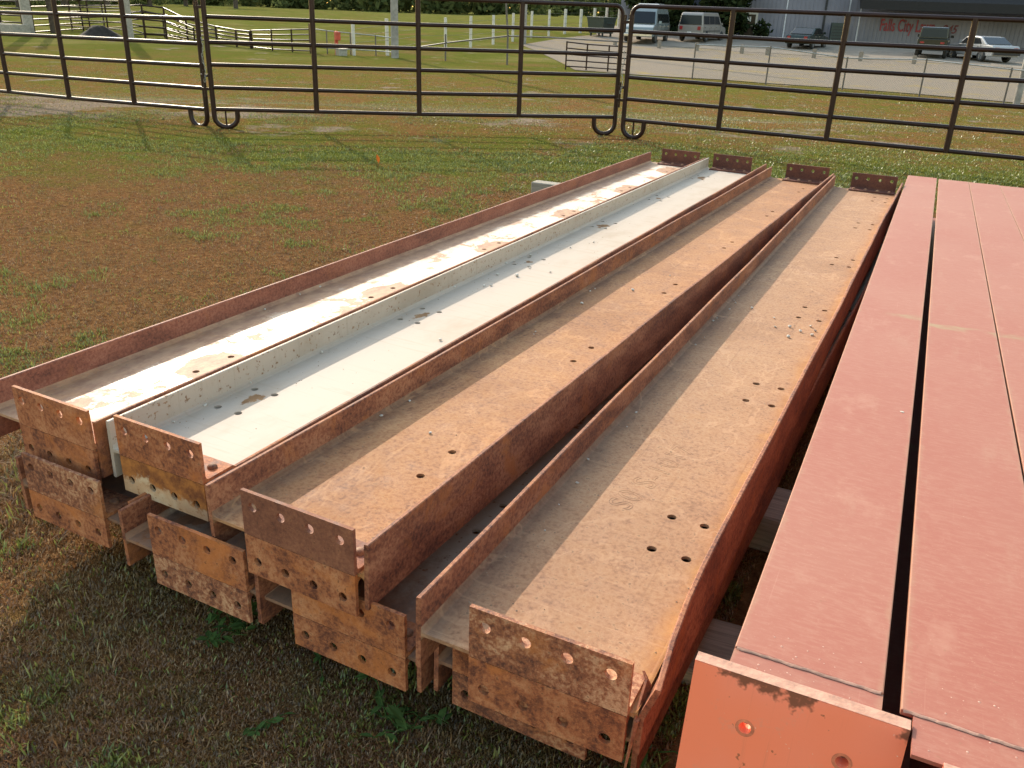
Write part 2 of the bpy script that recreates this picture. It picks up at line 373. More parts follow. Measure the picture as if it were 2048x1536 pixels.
# grass colour, shared by the ground sheet and the blades
def green_mask(t, P):
    """0 = dry brown, 1 = green; by forward distance and patches"""
    o = t.xyz(P)
    d = t.math('ADD', t.math('MULTIPLY', o[0], float(FH[0])), t.math('MULTIPLY', o[1], float(FH[1])))
    band = t.ramp(t.math('DIVIDE', d, 60.0), [(0.0, 0.33), (0.085, 0.24), (0.118, 0.36), (0.150, 0.55), (0.168, 0.50), (0.2, 0.43), (0.30, 0.43), (0.45, 0.46), (1.0, 0.60)])
    n = t.noise(P, 0.9, 5, 0.62, 0.3); n2 = t.noise(P, 4.5, 4, 0.6)
    f = t.math('ADD', t.math('MULTIPLY', n, 0.55), t.math('MULTIPLY', n2, 0.45))
    f = t.math('ADD', t.math('SUBTRACT', f, 0.5), band)
    return t.step(f, 0.30, 0.62), d, n2
def ground_mat():
    t = NT('dry_lawn'); P = t.pos()
    g, d, n2 = green_mask(t, P)
    n3 = t.noise(P, 26, 5, 0.7); n4 = t.noise(P, 140, 3, 0.65)
    dry = t.ramp(n3, [(0.32, (0.085, 0.038, 0.017)), (0.5, (0.175, 0.085, 0.035)), (0.7, (0.27, 0.15, 0.065))])
    grn = t.ramp(n3, [(0.3, (0.045, 0.050, 0.010)), (0.52, (0.105, 0.115, 0.020)), (0.75, (0.18, 0.175, 0.04))])
    c = t.mix(g, dry, grn)
    far = t.ramp(t.noise(P, 0.22, 6, 0.6), [(0.30, (0.150, 0.100, 0.040)), (0.5, (0.092, 0.100, 0.020)), (0.70, (0.165, 0.140, 0.050))])
    c = t.mix(t.step(d, 26, 45), c, far)
    # bare pale dirt beyond the fence, mostly on the left
    o = t.xyz(P)
    lat = t.math('ADD', t.math('MULTIPLY', o[0], float(RH[0])), t.math('MULTIPLY', o[1], float(RH[1])))
    zone = t.math('MULTIPLY', t.math('MULTIPLY', t.step(d, 9.6, 11.5), t.math('SUBTRACT', 1.0, t.step(d, 15.0, 22.0))), t.ramp(t.math('ADD', t.math('MULTIPLY', lat, 0.05), 0.5), [(0.0, 1.0), (0.22, 0.8), (0.36, 0.3), (1, 0.2)]))
    bare = t.step(t.math('ADD', t.noise(t.scaled(P, (1, 1.0, 1)), 0.75, 5, 0.65), t.math('MULTIPLY', zone, 0.20)), 0.60, 0.70)
    c = t.mix(t.math('MULTIPLY', bare, t.step(d, 9, 10.5)), c, t.ramp(n3, [(0.35, (0.155, 0.115, 0.08)), (0.7, (0.29, 0.23, 0.17))]))
    t.bump(t.math('ADD', t.math('MULTIPLY', n3, 1.0), t.math('MULTIPLY', n4, 0.5)), 0.9, 0.035)
    return t.out(c, 1.0, 0, 0.0)
M['ground'] = ground_mat()
def blade_mat():
    t = NT('grass_blades'); P = t.pos()
    at_ = t.new('ShaderNodeAttribute', attribute_name='green').outputs['Fac']
    isl = t.new('ShaderNodeNewGeometry').outputs['Random Per Island']
    dry0 = t.ramp(isl, [(0.0, (0.130, 0.058, 0.025)), (0.5, (0.240, 0.118, 0.050)), (0.9, (0.32, 0.17, 0.065)), (1.0, (0.45, 0.32, 0.17))])
    n5 = t.noise(P, 2.6, 5, .65); n6 = t.noise(P, 9.0, 4, .6)
    dry = t.mix(t.math('MULTIPLY', t.step(n5, .42, .62), .65), dry0, t.ramp(isl, [(0.0, (0.085, 0.066, 0.020)), (0.6, (0.175, 0.132, 0.042)), (1.0, (0.32, 0.25, 0.10))]))
    dry = t.mix(t.math('MULTIPLY', t.step(n6, .50, .66), .5), dry, (0.085, 0.038, 0.020))
    grn = t.ramp(isl, [(0.0, (0.080, 0.098, 0.020)), (0.5, (0.160, 0.180, 0.036)), (1.0, (0.27, 0.275, 0.075))])
    c = t.mix(at_, dry, grn)
    o = t.xyz(P); d = t.math('ADD', t.math('MULTIPLY', o[0], float(FH[0])), t.math('MULTIPLY', o[1], float(FH[1])))
    c = t.mix(t.math('MULTIPLY', t.step(d, 9.5, 14.0), 0.5), c, (0.22, 0.18, 0.10))
    t.n.remove(t.b)
    df = t.new('ShaderNodeBsdfDiffuse'); tr = t.new('ShaderNodeBsdfTranslucent'); gl = t.new('ShaderNodeBsdfGlossy'); mx = t.new('ShaderNodeMixShader'); m2 = t.new('ShaderNodeMixShader')
    t.put(df.inputs[0], c); t.put(tr.inputs[0], c); mx.inputs[0].default_value = 0.34
    gl.inputs['Roughness'].default_value = 0.38; gl.inputs[0].default_value = (0.8, 0.8, 0.75, 1)
    t.l.new(df.outputs[0], mx.inputs[1]); t.l.new(tr.outputs[0], mx.inputs[2])
    m2.inputs[0].default_value = 0.05; t.l.new(mx.outputs[0], m2.inputs[1]); t.l.new(gl.outputs[0], m2.inputs[2])
    t.l.new(m2.outputs[0], t.n['Material Output'].inputs[0])
    return t.m
M['blade'] = blade_mat()
def leaf_mat(name, a, b, trans=0.35):
    t = NT(name); isl = t.new('ShaderNodeNewGeometry').outputs['Random Per Island']
    c = t.ramp(isl, [(0.0, a), (1.0, b)])
    t.n.remove(t.b)
    df = t.new('ShaderNodeBsdfDiffuse'); tr = t.new('ShaderNodeBsdfTranslucent'); mx = t.new('ShaderNodeMixShader')
    t.put(df.inputs[0], c); t.put(tr.inputs[0], c); mx.inputs[0].default_value = trans
    t.l.new(df.outputs[0], mx.inputs[1]); t.l.new(tr.outputs[0], mx.inputs[2]); t.l.new(mx.outputs[0], t.n['Material Output'].inputs[0])
    return t.m
M['leaf_weed'] = leaf_mat('weed_leaf', (0.045, 0.085, 0.026), (0.085, 0.14, 0.042))
M['leaf_tree'] = leaf_mat('tree_leaf', (0.05, 0.066, 0.024), (0.125, 0.14, 0.05))
M['leaf_cedar'] = leaf_mat('cedar_leaf', (0.012, 0.02, 0.010), (0.035, 0.045, 0.018), 0.15)
M['leaf_dry'] = leaf_mat('dry_leaf', (0.16, 0.09, 0.04), (0.30, 0.2, 0.1))
M['leaf_orange'] = leaf_mat('orange_leaf', (0.55, 0.12, 0.02), (0.6, 0.16, 0.03))
def gravel_mat():
    t = NT('gravel'); P = t.pos()
    n1 = t.noise(P, 0.45, 5, 0.65); n2 = t.noise(P, 30, 4, 0.7); n3 = t.noise(P, 2.2, 4, 0.6)
    c = t.ramp(n2, [(0.3, (0.14, 0.112, 0.085)), (0.55, (0.23, 0.19, 0.148)), (0.75, (0.33, 0.28, 0.228))])
    c = t.mix(t.step(t.math('ADD', t.math('MULTIPLY', n1, 0.7), t.math('MULTIPLY', n3, 0.3)), 0.52, 0.64), c, (0.25, 0.19, 0.095))
    t.bump(n2, 0.8, 0.02)
    return t.out(c, 1.0, 0, 0.0)
M['gravel'] = gravel_mat()
def paved():
    t = NT('pale_paving'); P = t.pos()
    c = t.ramp(t.noise(P, 1.2, 6, 0.65), [(0.35, (0.20, 0.165, 0.13)), (0.7, (0.27, 0.23, 0.185))])
    return t.out(c, 1.0, 0, 0.0)
M['paving'] = paved()

# ================================================================== THE SETTING
# ground sheet, finer near the camera
dr = np.concatenate([np.arange(-30, 0, 5.0), np.arange(0, 110, 1.0), np.geomspace(110, 900, 22)])
la = np.concatenate([-np.geomspace(700, 62, 16), np.arange(-60, 61, 2.0), np.geomspace(62, 700, 16)])
vs = []
for d in dr:
    for l in la:
        x, y = FH * d + RH * l
        vs.append((x, y, float(gz(x, y))))
nl = len(la)
fs = [(i * nl + j, i * nl + j + 1, (i + 1) * nl + j + 1, (i + 1) * nl + j) for i in range(len(dr) - 1) for j in range(nl - 1)]
g = MB().add(vs, fs, True).build('ground', M['ground'])
tag(g, 'patchy dry lawn and pasture running back to the far trees', kind='structure')

def sheet(name, pxs, lift, mat, label):
    P = [at(*q) for q in pxs]
    o = MB().add([(p[0], p[1], p[2] + lift) for p in P], [tuple(range(len(P)))]).build(name, mat)
    m = o.data; bm = bmesh.new(); bm.from_mesh(m)
    bmesh.ops.triangulate(bm, faces=bm.faces[:])
    bmesh.ops.subdivide_edges(bm, edges=bm.edges[:], cuts=15, use_grid_fill=True)
    for v in bm.verts: v.co.z = float(gz(v.co.x, v.co.y)) + lift
    bm.normal_update()
    for f in bm.faces:
        if f.normal.z < 0: f.normal_flip()
    bm.to_mesh(m); bm.free()
    return tag(o, label, kind='structure')
sheet('gravel_lot', [(1042, 90), (1070, 101), (1118, 124), (1150, 141), (1280, 151), (1384, 157), (1440, 160), (1528, 167), (1680, 177), (1835, 189), (1950, 199), (2048, 208), (2300, 232), (2700, 262), (2700, 150), (2048, 118), (1720, 98), (1500, 84), (1300, 72), (1210, 68), (1120, 77)], 0.02, M['gravel'], 'worn gravel lot behind the chain link fence')
sheet('parking_pavement', [(1196, 74), (1225, 82), (1317, 92), (1393, 97), (1483, 104), (1534, 107), (1627, 113), (1720, 119), (1827, 124), (2048, 138), (2700, 182), (2700, 130), (2048, 88), (1480, 60), (1225, 52), (1190, 64)], 0.035, M['paving'], 'pale parking strip in front of the white metal building')

# ================================================================== STEEL BEAMS
HF, LB, D, TF, TW = 0.1636, 5.395, 0.45, 0.011, 0.008
ZT = 0.451
HR = 0.0112

def holed(mb, u0, u1, v0, v1, us, vset, r, mp, t, skip=()):
    """plate in the (u, v) plane with a grid of round holes, thickness t along w; mp(u, v, w) -> point"""
    s = r * 1.55; n = 16
    uc = [u0]; vc = [v0]
    for a in sorted(us): uc += [a - s, a + s]
    for a in sorted(vset): vc += [a - s, a + s]
    uc.append(u1); vc.append(v1)
    us_, vs_ = sorted(us), sorted(vset)
    for i in range(len(uc) - 1):
        for j in range(len(vc) - 1):
            a, b, c, d = uc[i], uc[i + 1], vc[j], vc[j + 1]
            if b - a < 1e-6 or d - c < 1e-6: continue
            if i % 2 and j % 2 and (i // 2, j // 2) not in skip:
                cu, cv = us_[i // 2], vs_[j // 2]
                o, q = [], []
                for k in range(n):
                    an = 2 * math.pi * k / n; ca, sa = math.cos(an), math.sin(an); m = max(abs(ca), abs(sa))
                    o.append((cu + s * ca / m, cv + s * sa / m)); q.append((cu + r * ca, cv + r * sa))
                V = [mp(*p, t) for p in o] + [mp(*p, t) for p in q] + [mp(*p, 0) for p in o] + [mp(*p, 0) for p in q]
                F = []
                for k in range(n):
                    l = (k + 1) % n
                    F += [(k, l, n + l, n + k), (2 * n + l, 2 * n + k, 3 * n + k, 3 * n + l), (n + k, n + l, 3 * n + l, 3 * n + k)]
                mb.add(V, F)
            else:
                mb.add([mp(a, c, t), mp(b, c, t), mp(b, d, t), mp(a, d, t), mp(a, c, 0), mp(b, c, 0), mp(b, d, 0), mp(a, d, 0)], [(0, 1, 2, 3), (7, 6, 5, 4)])
    for (a, b, c, d) in ((u0, u1, v0, v0), (u0, u1, v1, v1), (u0, u0, v0, v1), (u1, u1, v0, v1)):
        mb.add([mp(a, c, 0), mp(b, d, 0), mp(b, d, t), mp(a, c, t)], [(0, 1, 2, 3)])
    return mb

def make_flange(x0, seed, wave=0.0015, bend_near=0.0):
    rg = random.Random(seed)
    ph = [rg.uniform(0, 6.28) for _ in range(4)]
    n = 44; b = 0.0022
    prof = [(0, b), (b, 0), (TF - b, 0), (TF, b), (TF, HF * .5), (TF, HF - b), (TF - b, HF), (b, HF), (0, HF - b), (0, HF * .5)]
    mb = MB(); vs = []
    for i in range(n + 1):
        y = LB * i / n
        wx = wave * (math.sin(y * 2.1 + ph[0]) + 0.6 * math.sin(y * 5.3 + ph[1])); wz = wave * 0.6 * (math.sin(y * 1.7 + ph[2]) + 0.7 * math.sin(y * 4.1 + ph[3]))
        k = max(0.0, 1 - y / 0.35)
        for (x, z) in prof:
            h = (z - HF / 2) / (HF / 2)
            vs.append((x0 + x + wx * h + bend_near * k * k * max(0, h) * 1.0, y, z + wz * max(0, h) - abs(bend_near) * 0.5 * k * k * max(0, h)))
    m = len(prof)
    for i in range(n):
        for k in range(m):
            a, c = i * m + k, i * m + (k + 1) % m
            mb.f.append((a, a + m, c + m, c)); mb.sm.append(False)
    mb.v = vs
    mb.f += [tuple(range(m)), tuple(n * m + k for k in range(m))[::-1]]; mb.sm += [False, False]
    return mb

def rivet(parent, x, y, z, r=0.013):
    mb = MB(); n = 10; vs = []
    for (q, h) in ((1, 0), (0.95, 0.45), (0.7, 0.8), (0.3, 1.0)):
        for k in range(n): vs.append((r * q * math.cos(6.2832 * k / n), r * q * math.sin(6.2832 * k / n), h * r * 0.75))
    fs = [(i * n + k, i * n + (k + 1) % n, (i + 1) * n + (k + 1) % n, (i + 1) * n + k) for i in range(3) for k in range(n)] + [tuple(range(3 * n, 4 * n))]
    if 'rivet' not in MESH:
        MESH['rivet'] = mb.add(vs, fs, True).build('rivet', M['rivet'], parent)
        o = MESH['rivet']
    else:
        o = MESH['rivet'].copy(); COL.objects.link(o); o.parent = parent
    o.location = (x, y, z)
    return o
MESH = {}

def end_angle(parent, x0, x1, upper, far, mat, rivets=True, drop=0.181):
    wt, wb = HF / 2 + TW / 2, HF / 2 - TW / 2
    sy = -1 if far else 1
    y0 = (LB + 0.012) if far else -0.012
    t = 0.009
    hs = [x0 + (x1 - x0) * f for f in (0.105, 0.365, 0.625, 0.885)]
    mb = MB()
    if upper:
        z0, z1, hz = wt + 0.0005, HF + 0.033, HF - 0.002
        lz0, lz1 = wt + 0.0005, wt + 0.0095
    else:
        z0, z1, hz = HF - drop, wt - 0.001, HF - drop + 0.038
        lz0, lz1 = wb - 0.0095, wb - 0.0005
    mp = lambda u, v, w_: (u, y0 + sy * (t - w_), v)
    holed(mb, x0, x1, z0, z1, hs, [hz], HR, mp, t)
    ya, yb = sorted((y0 + sy * t, y0 + sy * 0.098))
    mb.box(x0, x1, ya, yb, lz0, lz1)
    # root fillet
    s = 1 if upper else -1; zc = lz1 if upper else lz0; yc = y0 + sy * t; q = 0.009
    mb.add([(x0, yc, zc), (x0, yc + sy * q, zc), (x0, yc + sy * q * .3, zc + s * q * .3), (x0, yc, zc + s * q), (x1, yc, zc), (x1, yc + sy * q, zc), (x1, yc + sy * q * .3, zc + s * q * .3), (x1, yc, zc + s * q)],
           [(1, 5, 6, 2), (2, 6, 7, 3), (0, 1, 2, 3), (4, 7, 6, 5)])
    o = mb.build('end_angle', mat, parent)
    if upper and rivets:
        for h in hs: rivet(o, h, y0 + sy * 0.062, lz1)
    return o

def steel_beam(x, y, a, zt, mats, near, far, hx, hy0, label, seed, group, detail=True, bend=0.0):
    root = empty('steel_beam', (x, y, zt - HF), a, label, 'steel beam', group); root['kind'] = 'thing'
    wm, f0, f1, pm_u, pm_l = (M[k] for k in mats)
    mb = MB()
    vset = []
    for k in range(6):
        for q in (0, 0.148):
            v = hy0 + 0.907 * k + q
            if v < LB - 0.08: vset.append(v)
    z0 = HF / 2 - TW / 2
    holed(mb, TF, D - TF, 0, LB, hx, vset, HR, lambda u, v, w_: (u, v, z0 + w_), TW)
    # root fillets
    q = 0.012
    for sx, xa in ((1, TF), (-1, D - TF)):
        for sz, za in ((1, z0 + TW), (-1, z0)):
            pr = [(xa, za), (xa + sx * q, za), (xa + sx * q * .3, za + sz * q * .3), (xa, za + sz * q)]
            mb.add([(p[0], 0.0005, p[1]) for p in pr] + [(p[0], LB - 0.0005, p[1]) for p in pr], [(1, 5, 6, 2), (2, 6, 7, 3), (0, 1, 2, 3), (4, 7, 6, 5)], True)
    web = mb.build('web', wm, root)
    make_flange(0, seed * 2).build('flange', f0, root)
    make_flange(D - TF, seed * 2 + 1, 0.0015 if not bend else 0.002, bend).build('flange', f1, root)
    end_angle(root, *near, True, False, pm_u, detail); end_angle(root, *near, False, False, pm_l, False, 0.181 if zt > 0.4 else 0.165)
    end_angle(root, *far, True, True, M['plate_far_shaded'], detail); end_angle(root, *far, False, True, M['plate_far_shaded'])
    return root, web

G1 = 'upper row of steel beams in the stack'; G2 = 'lower row of steel beams in the stack'
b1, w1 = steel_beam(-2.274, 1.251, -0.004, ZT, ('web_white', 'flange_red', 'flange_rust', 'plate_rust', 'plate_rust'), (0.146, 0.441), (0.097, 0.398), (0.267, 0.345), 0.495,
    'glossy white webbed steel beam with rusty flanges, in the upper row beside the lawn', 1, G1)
b2, w2 = steel_beam(-1.810, 1.269, -0.003, ZT, ('web_cream', 'flange_cream', 'flange_rust', 'plate_rust', 'plate_white'), (0.052, 0.345), (0.043, 0.337), (0.050, 0.128), 0.324,
    'matt cream steel beam with a rust-spotted cream flange, in the upper row', 2, G1)
b3, w3 = steel_beam(-1.357, 1.167, -0.012, ZT, ('web_brown', 'flange_rust', 'flange_rust', 'plate_dark', 'plate_rust'), (0.121, 0.424), (0.113, 0.411), (0.306, 0.384), 0.400,
    'rusty brown steel beam of the upper row, right next to the cream one', 3, G1)
b4, w4 = steel_beam(-0.733, 1.074, 0.018, ZT, ('web_tan', 'flange_rust', 'flange_rust', 'plate_pale', 'plate_rust'), (0.121, 0.424), (0.117, 0.411), (0.304, 0.382), 0.479,
    'tan rusty steel beam with a bent flange end, upper row, closest to red beams', 4, G1, True, 0.022)
ZL = ZT - HF - 0.001
steel_beam(-2.125, 1.205, 0.0, ZL, ('web_grey', 'flange_rust', 'flange_rust', 'plate_pale', 'plate_rust'), (0.052, 0.352), (0.05, 0.35), (0.05, 0.128), 0.32,
    'grey painted steel beam of the lower row, under the glossy white one', 5, G2)
steel_beam(-1.672, 1.165, 0.0, ZL, ('web_grey', 'flange_rust', 'flange_rust', 'plate_rust', 'plate_pale'), (0.121, 0.424), (0.121, 0.42), (0.304, 0.382), 0.48,
    'grey painted steel beam of the lower row, under the matt cream one', 6, G2)
steel_beam(-1.243, 1.180, 0.0, ZL - 0.018, ('web_grey', 'flange_rust', 'flange_rust', 'plate_rust', 'plate_rust'), (0.115, 0.418), (0.115, 0.418), (0.304, 0.382), 0.48,
    'grey painted steel beam of the lower row, under the rusty brown one', 7, G2)
steel_beam(-0.764, 1.185, 0.0, ZL, ('web_grey', 'flange_rust', 'flange_rust', 'plate_rust', 'plate_pale'), (0.052, 0.352), (0.05, 0.35), (0.05, 0.128), 0.32,
    'rusty steel beam of the lower row, under the tan one with the bent flange', 8, G2)

def on_beam(px, b, dz=HF / 2 + TW / 2):
    P = onz(px, b.location.z + dz)
    c, s = math.cos(b.rotation_euler.z), math.sin(b.rotation_euler.z)
    dx, dy = P[0] - b.location.x, P[1] - b.location.y
    return (c * dx + s * dy, -s * dx + c * dy, dz)
# the twisted strip at the bent end of the tan beam
st = MB()
for (x, z0, z1, y, k) in ((0, 0, 0, 0, 0),): pass
pts0 = [(0.428, -0.020, -0.062), (0.430, 0.02, -0.03), (0.428, 0.05, 0.02)]
st.add([(0.427, -0.018, -0.075), (0.434, -0.006, HF / 2 - 0.004), (0.431, 0.050, HF / 2 + 0.038), (0.422, 0.060, HF / 2 + 0.045), (0.4275, -0.0175, -0.072), (0.440, -0.004, HF / 2 - 0.004), (0.4385, 0.048, HF / 2 + 0.012), (0.4385, 0.056, HF / 2 + 0.022)],
       [(0, 1, 5, 4), (1, 2, 6, 5), (2, 3, 7, 6)])
so_ = st.build('bent_strip', M['flange_rust'], b4)
sm_ = so_.modifiers.new('thick', 'SOLIDIFY'); sm_.thickness = 0.005
# weld-bead characters on the tan web
tx = bpy.data.curves.new('bead_mark', 'FONT'); tx.body = 'S0 S-1017'; tx.size = 0.085; tx.extrude = 0.0; tx.space_character = 1.15; tx.fill_mode = 'NONE'; tx.bevel_depth = 0.0007; tx.bevel_resolution = 1
tx.materials.append(M['web_tan'])
def text_mesh(curve, name, parent):
    tmp = bpy.data.objects.new(name, curve); COL.objects.link(tmp); bpy.context.view_layer.update()
    m = bpy.data.meshes.new_from_object(tmp.evaluated_get(bpy.context.evaluated_depsgraph_get()))
    bpy.data.objects.remove(tmp); o = bpy.data.objects.new(name, m); COL.objects.link(o); o.parent = parent
    return o
to = text_mesh(tx, 'bead_mark', b4)
tag(to, kind='stuff'); to.location = (0.205, 0.60, HF / 2 + TW / 2 - 0.0001); to.rotation_euler = (0, 0, math.radians(82))

# ================================================================== RED TAPERED BEAMS
RS = 0.037
def red_top(y): return 0.41 + (7.1 - y) * RS
def red_beam(xf, xn, yn, yf, label, plate=None, ys=0.038, cut=0.0):
    """xf / xn: left edge of the top flange at the far and near end"""
    W_ = 0.197; t = 0.010; zb = 0.115
    root = empty('tapered_beam', (xn + W_ / 2, yn, zb), math.atan2(-(xf - xn), yf - yn), label, 'tapered beam', 'red painted tapered beams'); root['kind'] = 'thing'
    L = math.hypot(xf - xn, yf - yn)
    zn, zf = red_top(yn) - zb, red_top(yf) - zb
    zs = zn + (zf - zn) * ys / L
    h = W_ / 2
    mb = MB()
    def slab(mb, x0, x1, y0, y1, za0, za1, th):
        mb.add([(x0, y0, za0 - th), (x1, y0, za0 - th), (x1, y1, za1 - th), (x0, y1, za1 - th), (x0, y0, za0), (x1, y0, za0), (x1, y1, za1), (x0, y1, za1)],
               [(3, 2, 1, 0), (4, 5, 6, 7), (0, 1, 5, 4), (1, 2, 6, 5), (2, 3, 7, 6), (3, 0, 4, 7)])
    slab(mb, -h, h, ys, L, zs, zf, t)
    o = mb.build('top_flange', M['red'], root); bevel(o, 0.0018, 2)
    mb = MB(); slab(mb, -h + cut, h, 0, ys, zn - 0.003, zs - 0.003, t - 0.004)
    mb.build('flange_tip', M['red'], root)
    # weld ridge across the flange
    mb = MB(); n = 26; vs = []
    for i in range(n + 1):
        x = -h + 0.003 + (W_ - 0.006) * i / n; r = 0.0022 + 0.0010 * random.random(); yy = ys + random.uniform(-.001, .001)
        vs += [(x, yy - r, zs - 0.002), (x, yy, zs + r * 0.22), (x, yy + r, zs - 0.001)]
    mb.add(vs, [(3 * i + k, 3 * i + 3 + k, 3 * i + 4 + k, 3 * i + 1 + k) for i in range(n) for k in (0, 1)], True)
    mb.build('weld_seam', M['dust'], root)
    # weld spatter
    mb = MB()
    for _ in range(20):
        x, y = random.uniform(-h + .01 + cut, h - .01), random.choice((random.uniform(0.004, ys - .006), random.uniform(ys + .01, ys + .07)))
        r = random.uniform(0.0009, 0.0018); z = zn + (zf - zn) * y / L - (0.003 if y < ys else 0)
        vs = [(x + r * math.cos(k * 1.0472), y + r * math.sin(k * 1.0472), z) for k in range(6)] + [(x, y, z + r * 0.8)]
        mb.add(vs, [(k, (k + 1) % 6, 6) for k in range(6)], True)
    tag(mb.build('weld_spatter', M['spatter'], root), kind='stuff')
    mb = MB()
    mb.add([(-.004, 0.0, 0.0105), (.004, 0.0, 0.0105), (.004, L, 0.0105), (-.004, L, 0.0105), (-.004, 0, zn - t - .001), (.004, 0, zn - t - .001), (.004, L, zf - t - .001), (-.004, L, zf - t - .001)],
           [(3, 2, 1, 0), (4, 5, 6, 7), (0, 1, 5, 4), (1, 2, 6, 5), (2, 3, 7, 6), (3, 0, 4, 7)])
    mb.build('web', M['red'], root)
    MB().box(-h, h, 0, L, 0, 0.01).build('bottom_flange', M['red'], root)
    if plate:
        px0, px1 = plate
        zt_ = zn + 0.002; th = 0.019
        mb = MB()
        lean = 0.16
        mp = lambda u, v, w_: (u, (v) * lean * -1.0 * -1.0 - w_, v)
        hs = [px0 + (px1 - px0) * f for f in (0.295, 0.755)]
        zz = [-0.075, -0.20, -0.33]
        holed(mb, px0, px1, -(zt_ - 0.004), 0, hs, zz, 0.0085, mp, th)
        o = mb.build('end_plate', M['orange'], root); o.location = (0, -0.002, zt_)
        c = MB(); c.add([mp(px0, 0.0008, 0), mp(px1, 0.0008, 0), mp(px1, 0.0008, th), mp(px0, 0.0008, th)], [(0, 1, 2, 3)])
        c.build('dusty_edge', M['dust'], o)
        # shallow counterbore ring round every hole
        for hx_ in hs:
            for hz_ in zz:
                r = MB(); n = 18; vs = []
                for (rr, w_) in ((0.0086, th + .0003), (0.0130, th + .0003)):
                    for k in range(n): vs.append(mp(hx_ + rr * math.cos(6.2832 * k / n), hz_ + rr * math.sin(6.2832 * k / n), w_))
                r.add(vs, [(k, (k + 1) % n, n + (k + 1) % n, n + k) for k in range(n)]).build('washer_mark', M['ring'], o)
    return root
red_beam(-0.397, -0.1468, 0.978, 7.13, 'faded red tapered beam with orange end plate, right beside the rusty stack', (-0.141, 0.133))
red_beam(-0.186, 0.0745, 0.93, 7.10, 'faded red tapered beam across the dark gap from the one beside the rusty stack', (-0.048, 0.226), 0.075, 0.0155)
red_beam(0.0135, 0.2755, 0.95, 7.10, 'faded red tapered beam third from the rusty stack, meeting its neighbours edge to edge')
red_beam(0.212, 0.4775, 0.97, 7.09, 'faded red tapered beam at the right end of its row, farthest from the rusty stack')

# timbers under both stacks
def timber(cx, cy, ln, wd, h, z0, rz, label):
    r = MB().box(-ln / 2, ln / 2, -wd / 2, wd / 2, 0, h)
    o = r.build('timber', M['timber'], None, (cx, cy, z0), rz)
    bevel(o, 0.006, 1)
    return tag(o, label, 'timber', 'timbers under the stacked beams')
timber(-1.28, 2.33, 2.55, 0.20, 0.121, 0.0, 0.02, 'wide grey timber crossing under the stack, showing in the gap beside the red beams')
timber(-1.75, 6.62, 2.95, 0.12, 0.121, 0.0, 0.03, 'grey timber under the far end of the stack, its end showing beside the white beam')
timber(-1.28, 4.5, 2.4, 0.14, 0.121, 0.0, 0.01, 'grey timber under the middle of the rusty stack')
timber(0.22, 2.3, 0.95, 0.13, 0.10, 0.012, 0.05, 'timber under the near part of the red beams')
timber(0.05, 6.3, 1.1, 0.13, 0.10, 0.012, 0.03, 'timber under the far part of the red beams')
timber(-0.22, 1.72, 0.75, 0.22, 0.05, 0.0, 0.10, 'flat grey plank lying on the ground in the gap beside the tan beam')

# white gravel stones lying on the webs
def stone_mesh(seed):
    rg = random.Random(seed); bm = bmesh.new(); bmesh.ops.create_icosphere(bm, subdivisions=1, radius=1)
    for v in bm.verts:
        v.co *= rg.uniform(0.65, 1.15); v.co.z *= 0.75
    m = bpy.data.meshes.new('gravel_stone'); bm.to_mesh(m); bm.free(); m.materials.append(M['stone']); return m
SM = [stone_mesh(i) for i in range(5)]
def stones(pxs, beam, label, group, size=(0.006, 0.010)):
    for q in pxs:
        p = on_beam(q[:2], beam); s = random.uniform(*size) * (q[2] if len(q) > 2 else 1)
        o = bpy.data.objects.new('gravel_stone', random.choice(SM)); COL.objects.link(o)
        W_ = beam.matrix_world if False else (Matrix.Translation(beam.location) @ Matrix.Rotation(beam.rotation_euler.z, 4, 'Z'))
        o.location = W_ @ Vector((p[0], p[1], p[2] + s * 0.55)); o.scale = (s, s * random.uniform(.7, 1), s * random.uniform(.7, 1)); o.rotation_euler = (random.uniform(-.3, .3), random.uniform(-.3, .3), random.uniform(0, 6))
        tag(o, label, 'stone', group)
stones([(1548, 637, .9), (1550, 655), (1579, 655, 1.2), (1600, 664, 1.3), (1576, 675, 1.25), (1621, 654, 1.1), (1630, 663, .9), (1624, 671, 1.25), (1504, 617, 1.1)], b4,
       'white gravel stone in the sunlit group on the tan web', 'sunlit gravel on the tan beam', (0.0062, 0.0085))
stones([(1498, 569, .6), (1477, 592, .5), (1468, 601, .5), (1471, 607, .9), (1459, 619, .9), (1434, 637, .6), (1426, 643, .9), (1409, 675, .5), (1391, 690, .7), (1272, 826, .9), (1254, 854, .5), (1176, 920, .7), (1154, 967, .9), (1118, 1010, .5), (1090, 1062, .5)], b4,
       'pale gravel stone in the shaded strip of the tan web', 'shaded gravel on the tan beam', (0.005, 0.0075))
stones([(1265, 581, 1.3), (1352, 605, 1.2), (1340, 552, .8), (1164, 608, 1.2), (1071, 664, .7), (1180, 583, .7), (1190, 578, .6), (1310, 650, .8), (1305, 645, .7), (819, 803, .9), (763, 833, 1.0), (860, 867, .7), (1068, 669, .5)], b3,
       'pale gravel stone lying on the brown web', 'gravel on the brown beam', (0.0055, 0.008))
stones([(1034, 553, 1.3), (1060, 537, .9), (1061, 512, 1), (1021, 521, 1), (1029, 524, .8), (1013, 528, .9), (1050, 526, .7), (995, 550, 1), (982, 572, 1.1), (968, 573, 1.1), (963, 549, .9), (938, 556, .8), (909, 576, .9), (892, 583, .7), (880, 681, 1.1), (862, 594, .7), (720, 663, .6), (644, 706, .7), (501, 768, 1), (411, 813, 1), (1187, 485, .9), (1141, 496, .7), (1040, 515, .8), (1100, 545, .7), (347, 845, .6)], b2,
       'white gravel stone lying on the cream web', 'gravel on the cream beam', (0.0065, 0.010))
